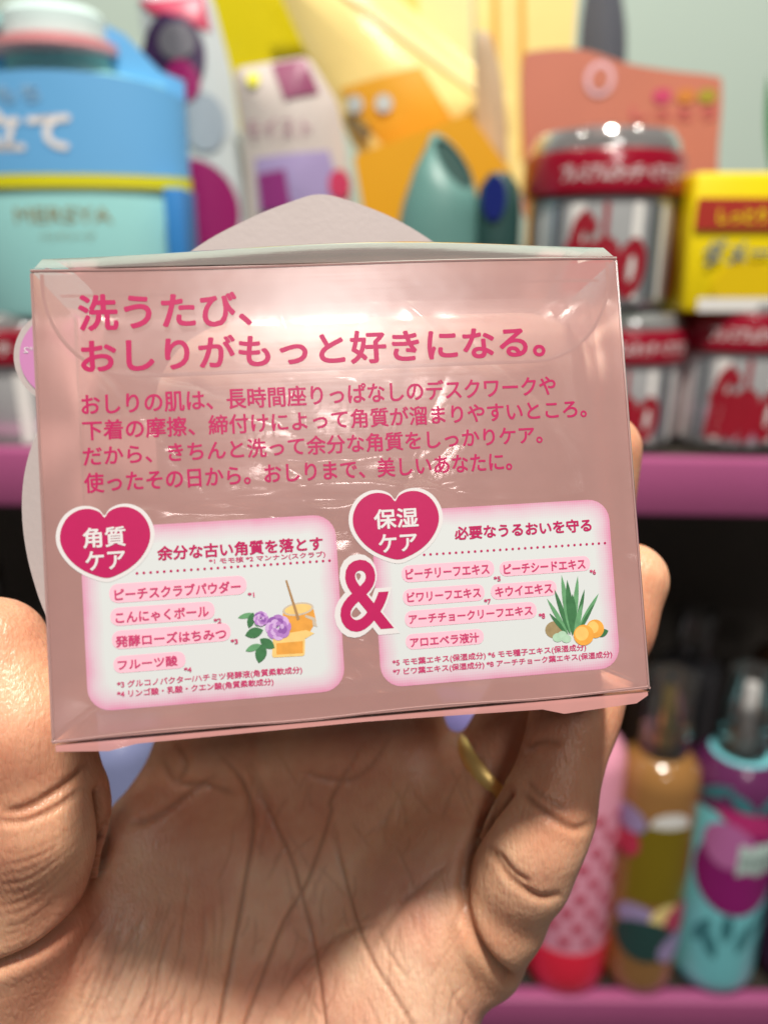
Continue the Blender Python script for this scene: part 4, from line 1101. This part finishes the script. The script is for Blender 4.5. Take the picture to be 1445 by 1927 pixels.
# ---- bottles on the lower shelf ---------------------------------------------------------------------
def cyl_decal(b, o, R, t, zc, mat, off, rings=6):
    """print wrapped on an upright cylinder facing -Y, filled ring by ring"""
    n = len(o); cx_ = sum(p[0] for p in o)/n; cz_ = sum(p[1] for p in o)/n; vs, fs = [], []
    for k in range(rings+1):
        s = max(1-k/rings, .02)
        for x, z in o:
            th = t + (cx_+(x-cx_)*s)/R; vs.append(((R+off)*math.sin(th), -(R+off)*math.cos(th), zc+cz_+(z-cz_)*s))
    for k in range(rings):
        for i in range(n): fs.append((k*n+i, k*n+(i+1) % n, (k+1)*n+(i+1) % n, (k+1)*n+i))
    fs.append(tuple(range(rings*n, rings*n+n))); b.add(vs, fs, mat)
def cap(e, r, z0, z1, mat, inner=None):
    b = MB(); lathe(b, [(r*.96, z0), (r, z0+.003), (r, z1-.005), (r*.92, z1-.001), (r*.3, z1)], mat, 40); b.build('cap', e)
    if inner:
        b = MB(); lathe(b, [(r*.45, z0+.001), (r*.45, z0+.016), (r*.30, z0+.018), (r*.30, z1-.012), (r*.25, z1-.010)], inner, 24); b.build('spray_nozzle', e)
YB = .412
def lower(name, label, u, wpx, vbot, vtop, mat, group='fragrance mist bottles on the lower shelf', taper=.97, y=YB, shoulder=.02):
    p = at(u, vbot, y); mpp = (at(u+50, vbot-150, y).x - at(u-50, vbot-150, y).x)/100
    R = wpx*mpp/2
    e = thing(name, label, 'bottle', (p.x, y + R, ZL), group=group)
    zt = at(u, vtop, y).z - ZL
    b = MB(); lathe(b, [(R*.9, 0), (R*.98, .004), (R, .012), (R, zt-shoulder), (R*.93, zt-shoulder*.5), (R*.62, zt-.001), (R*.45, zt)], mat, 48)
    b.build('bottle_body', e)
    return e, R, zt, (lambda v: at(u, v, y).z - ZL)
# pink bottle with red hearts
M_pkb = pm('pink_bottle_print', lin(235, 160, 185), .35, var=.06, scale=20, coat=.3); M_redb = pm('strawberry_red', lin(225, 35, 65), .3, var=.06, coat=.4); M_hrt = pm('red_heart_print', lin(195, 55, 85), .4)
e, R, zt, zv = lower('mist_bottle', 'pink bottle with rows of red hearts and a red base', 1075, 165, 1868, 1420, M_pkb)
b = MB(); lathe(b, [(R*.93, 0), (R*1.01, .004), (R*1.012, .014), (R*1.012, zv(1800)), (R*1.004, zv(1798))], M_redb, 48); b.build('red_base', e)
b = MB()
for j in range(9):
    for i in range(6):
        th0 = -1.4 + (i + .5*(j % 2))*.56; zc = zv(1800)+.011+j*.0125
        if th0 > 1.5: continue
        cyl_decal(b, heart(.0085, .0080), R, th0, zc, M_hrt, .0004, 2)
b.build('heart_print', e); cap(e, R*.62, zt-.001, zt+.05, M_clear, M_wht)
# gold bottle
M_amb = pm('amber_liquid_bottle', lin(150, 108, 60), .12, var=.2, scale=25, coat=.6); M_gl2 = pm('gold_label', lin(150, 130, 30), .35, .4, var=.1, scale=30)
e, R, zt, zv = lower('mist_bottle', 'amber bottle with gold label, white crest and clear cap', 1215, 150, 1880, 1455, M_amb)
b = MB(); curved(b, R*1.012, -.85, .75, zv(1705), zv(1560), M_gl2); curved(b, R*1.016, -.45, .55, zv(1562), zv(1535), M_wht, ztop=lambda t: zv(1562)+.012*math.sqrt(max(0, 1-((t-.05)/.5)**2))); b.build('front_label', e)
b = MB()
for k, (t, v, c, w_) in enumerate(((-.5, 1735, 'lavender_print', .014), (.2, 1730, 'pale_yellow_print', .012), (.7, 1745, 'rose_red_print', .016), (-.2, 1775, 'dark_teal_plastic', .022), (.55, 1790, 'lavender_print', .013), (-1.0, 1600, 'red_heart_print', .013), (-.95, 1560, 'lavender_print', .012))):
    o = ell(0, 0, w_, w_*.8, k); cyl_decal(b, o, R, t, zv(v), MATS[c], .0003+.00012*k)
b.build('flower_print', e); cap(e, R*.60, zt-.001, zt+.056, M_clear, pm('brass_nozzle', (.7, .5, .15), .2, .9))
# aqua and magenta bottle
M_aq2 = pm('aqua_bottle_print', lin(120, 205, 215), .3, var=.1, scale=30, coat=.4); M_mg2 = pm('magenta_fruit_print', lin(140, 25, 110), .35, var=.25, scale=40)
e, R, zt, zv = lower('mist_bottle', 'aqua bottle with big magenta fruit print and clear cap', 1362, 172, 1880, 1465, M_aq2)
b = MB(); lathe(b, [(R*1.006, zt-.033), (R*1.006, zt-shoulder if False else zt-.021), (R*.94, zt-.010), (R*.66, zt-.0005)], pm('plum_liquid', lin(95, 40, 85), .2, var=.15, coat=.5), 48, cap=False); b.build('plum_shoulder', e)
b = MB()
def wrapped(o, t, v, mat, k): cyl_decal(b, dense(o, 3), R, t, zv(v), mat, .0003*k)
wrapped(ell(0, 0, .031, .034, 0, 32), -.10, 1650, M_mg2, 1)
wrapped(ell(0, 0, .016, .018, .3, 24), -.45, 1600, pm('pale_magenta_print', lin(190, 110, 170), .35), 2)
wrapped(leaf((-.03, .012), (.03, -.006), .008), .1, 1565, pm('raspberry_print', lin(190, 50, 120), .35), 2)
wrapped([(-.018, -.012), (.024, -.012), (.024, .013), (-.018, .013)], .35, 1622, pm('pale_label', lin(190, 215, 210), .45), 3)
for k, (t, v, a) in enumerate(((-.7, 1765, 1.2), (-.5, 1785, 1.9), (-.2, 1750, 1.6), (.2, 1770, 1.3), (.6, 1740, 1.0), (-.85, 1510, .6), (-.3, 1520, 2.4), (.3, 1515, .8), (.75, 1540, 2.2), (.75, 1790, 1.4))):
    wrapped(leaf((-.013*math.cos(a), -.013*math.sin(a)), (.013*math.cos(a), .013*math.sin(a)), .0045), t, v, pm('teal_leaf_print', lin(60, 125, 135), .4), 1)
b.build('fruit_print', e)
b = MB(); wrap_text(b, 'mist', -.004+.35*R-.012, .35*R+.012, zv(1630), zv(1610), R+.0013, pm('grey_lettering', lin(120, 140, 140), .5), .02); b.build('label_text', e)
cap(e, R*.52, zt-.001, zt+.06, M_clear, M_wht)
# plum bottle cut by the right edge, and neighbours partly behind the hand
e, R, zt, zv = lower('mist_bottle', 'dark plum bottle at the right edge beside the aqua bottle', 1530, 160, 1880, 1480, pm('dark_plum_bottle', lin(70, 35, 65), .25, var=.15, coat=.4)); cap(e, R*.55, zt-.001, zt+.055, M_clear, M_wht)
M_lvb = pm('lavender_bottle', lin(130, 138, 180), .3, var=.08, scale=20, coat=.3); M_ltb = pm('pale_lilac_bottle', lin(200, 205, 225), .3, var=.06, coat=.3)
e, R, zt, zv = lower('mist_bottle', 'lavender bottle glimpsed below the box between thumb and palm', 255, 165, 1880, 1400, M_lvb); cap(e, R*.6, zt-.001, zt+.05, M_lvb)
e, R, zt, zv = lower('mist_bottle', 'pale lilac bottle partly behind the thumb', 130, 150, 1880, 1410, M_ltb); cap(e, R*.6, zt-.001, zt+.05, M_ltb)
e, R, zt, zv = lower('mist_bottle', 'lavender blue bottle glimpsed between ring finger and palm', 880, 170, 1880, 1330, pm('violet_blue_bottle', lin(125, 118, 175), .3, var=.08, coat=.3)); cap(e, R*.6, zt-.001, zt+.045, M_ltb)

# dim back row on the lower shelf
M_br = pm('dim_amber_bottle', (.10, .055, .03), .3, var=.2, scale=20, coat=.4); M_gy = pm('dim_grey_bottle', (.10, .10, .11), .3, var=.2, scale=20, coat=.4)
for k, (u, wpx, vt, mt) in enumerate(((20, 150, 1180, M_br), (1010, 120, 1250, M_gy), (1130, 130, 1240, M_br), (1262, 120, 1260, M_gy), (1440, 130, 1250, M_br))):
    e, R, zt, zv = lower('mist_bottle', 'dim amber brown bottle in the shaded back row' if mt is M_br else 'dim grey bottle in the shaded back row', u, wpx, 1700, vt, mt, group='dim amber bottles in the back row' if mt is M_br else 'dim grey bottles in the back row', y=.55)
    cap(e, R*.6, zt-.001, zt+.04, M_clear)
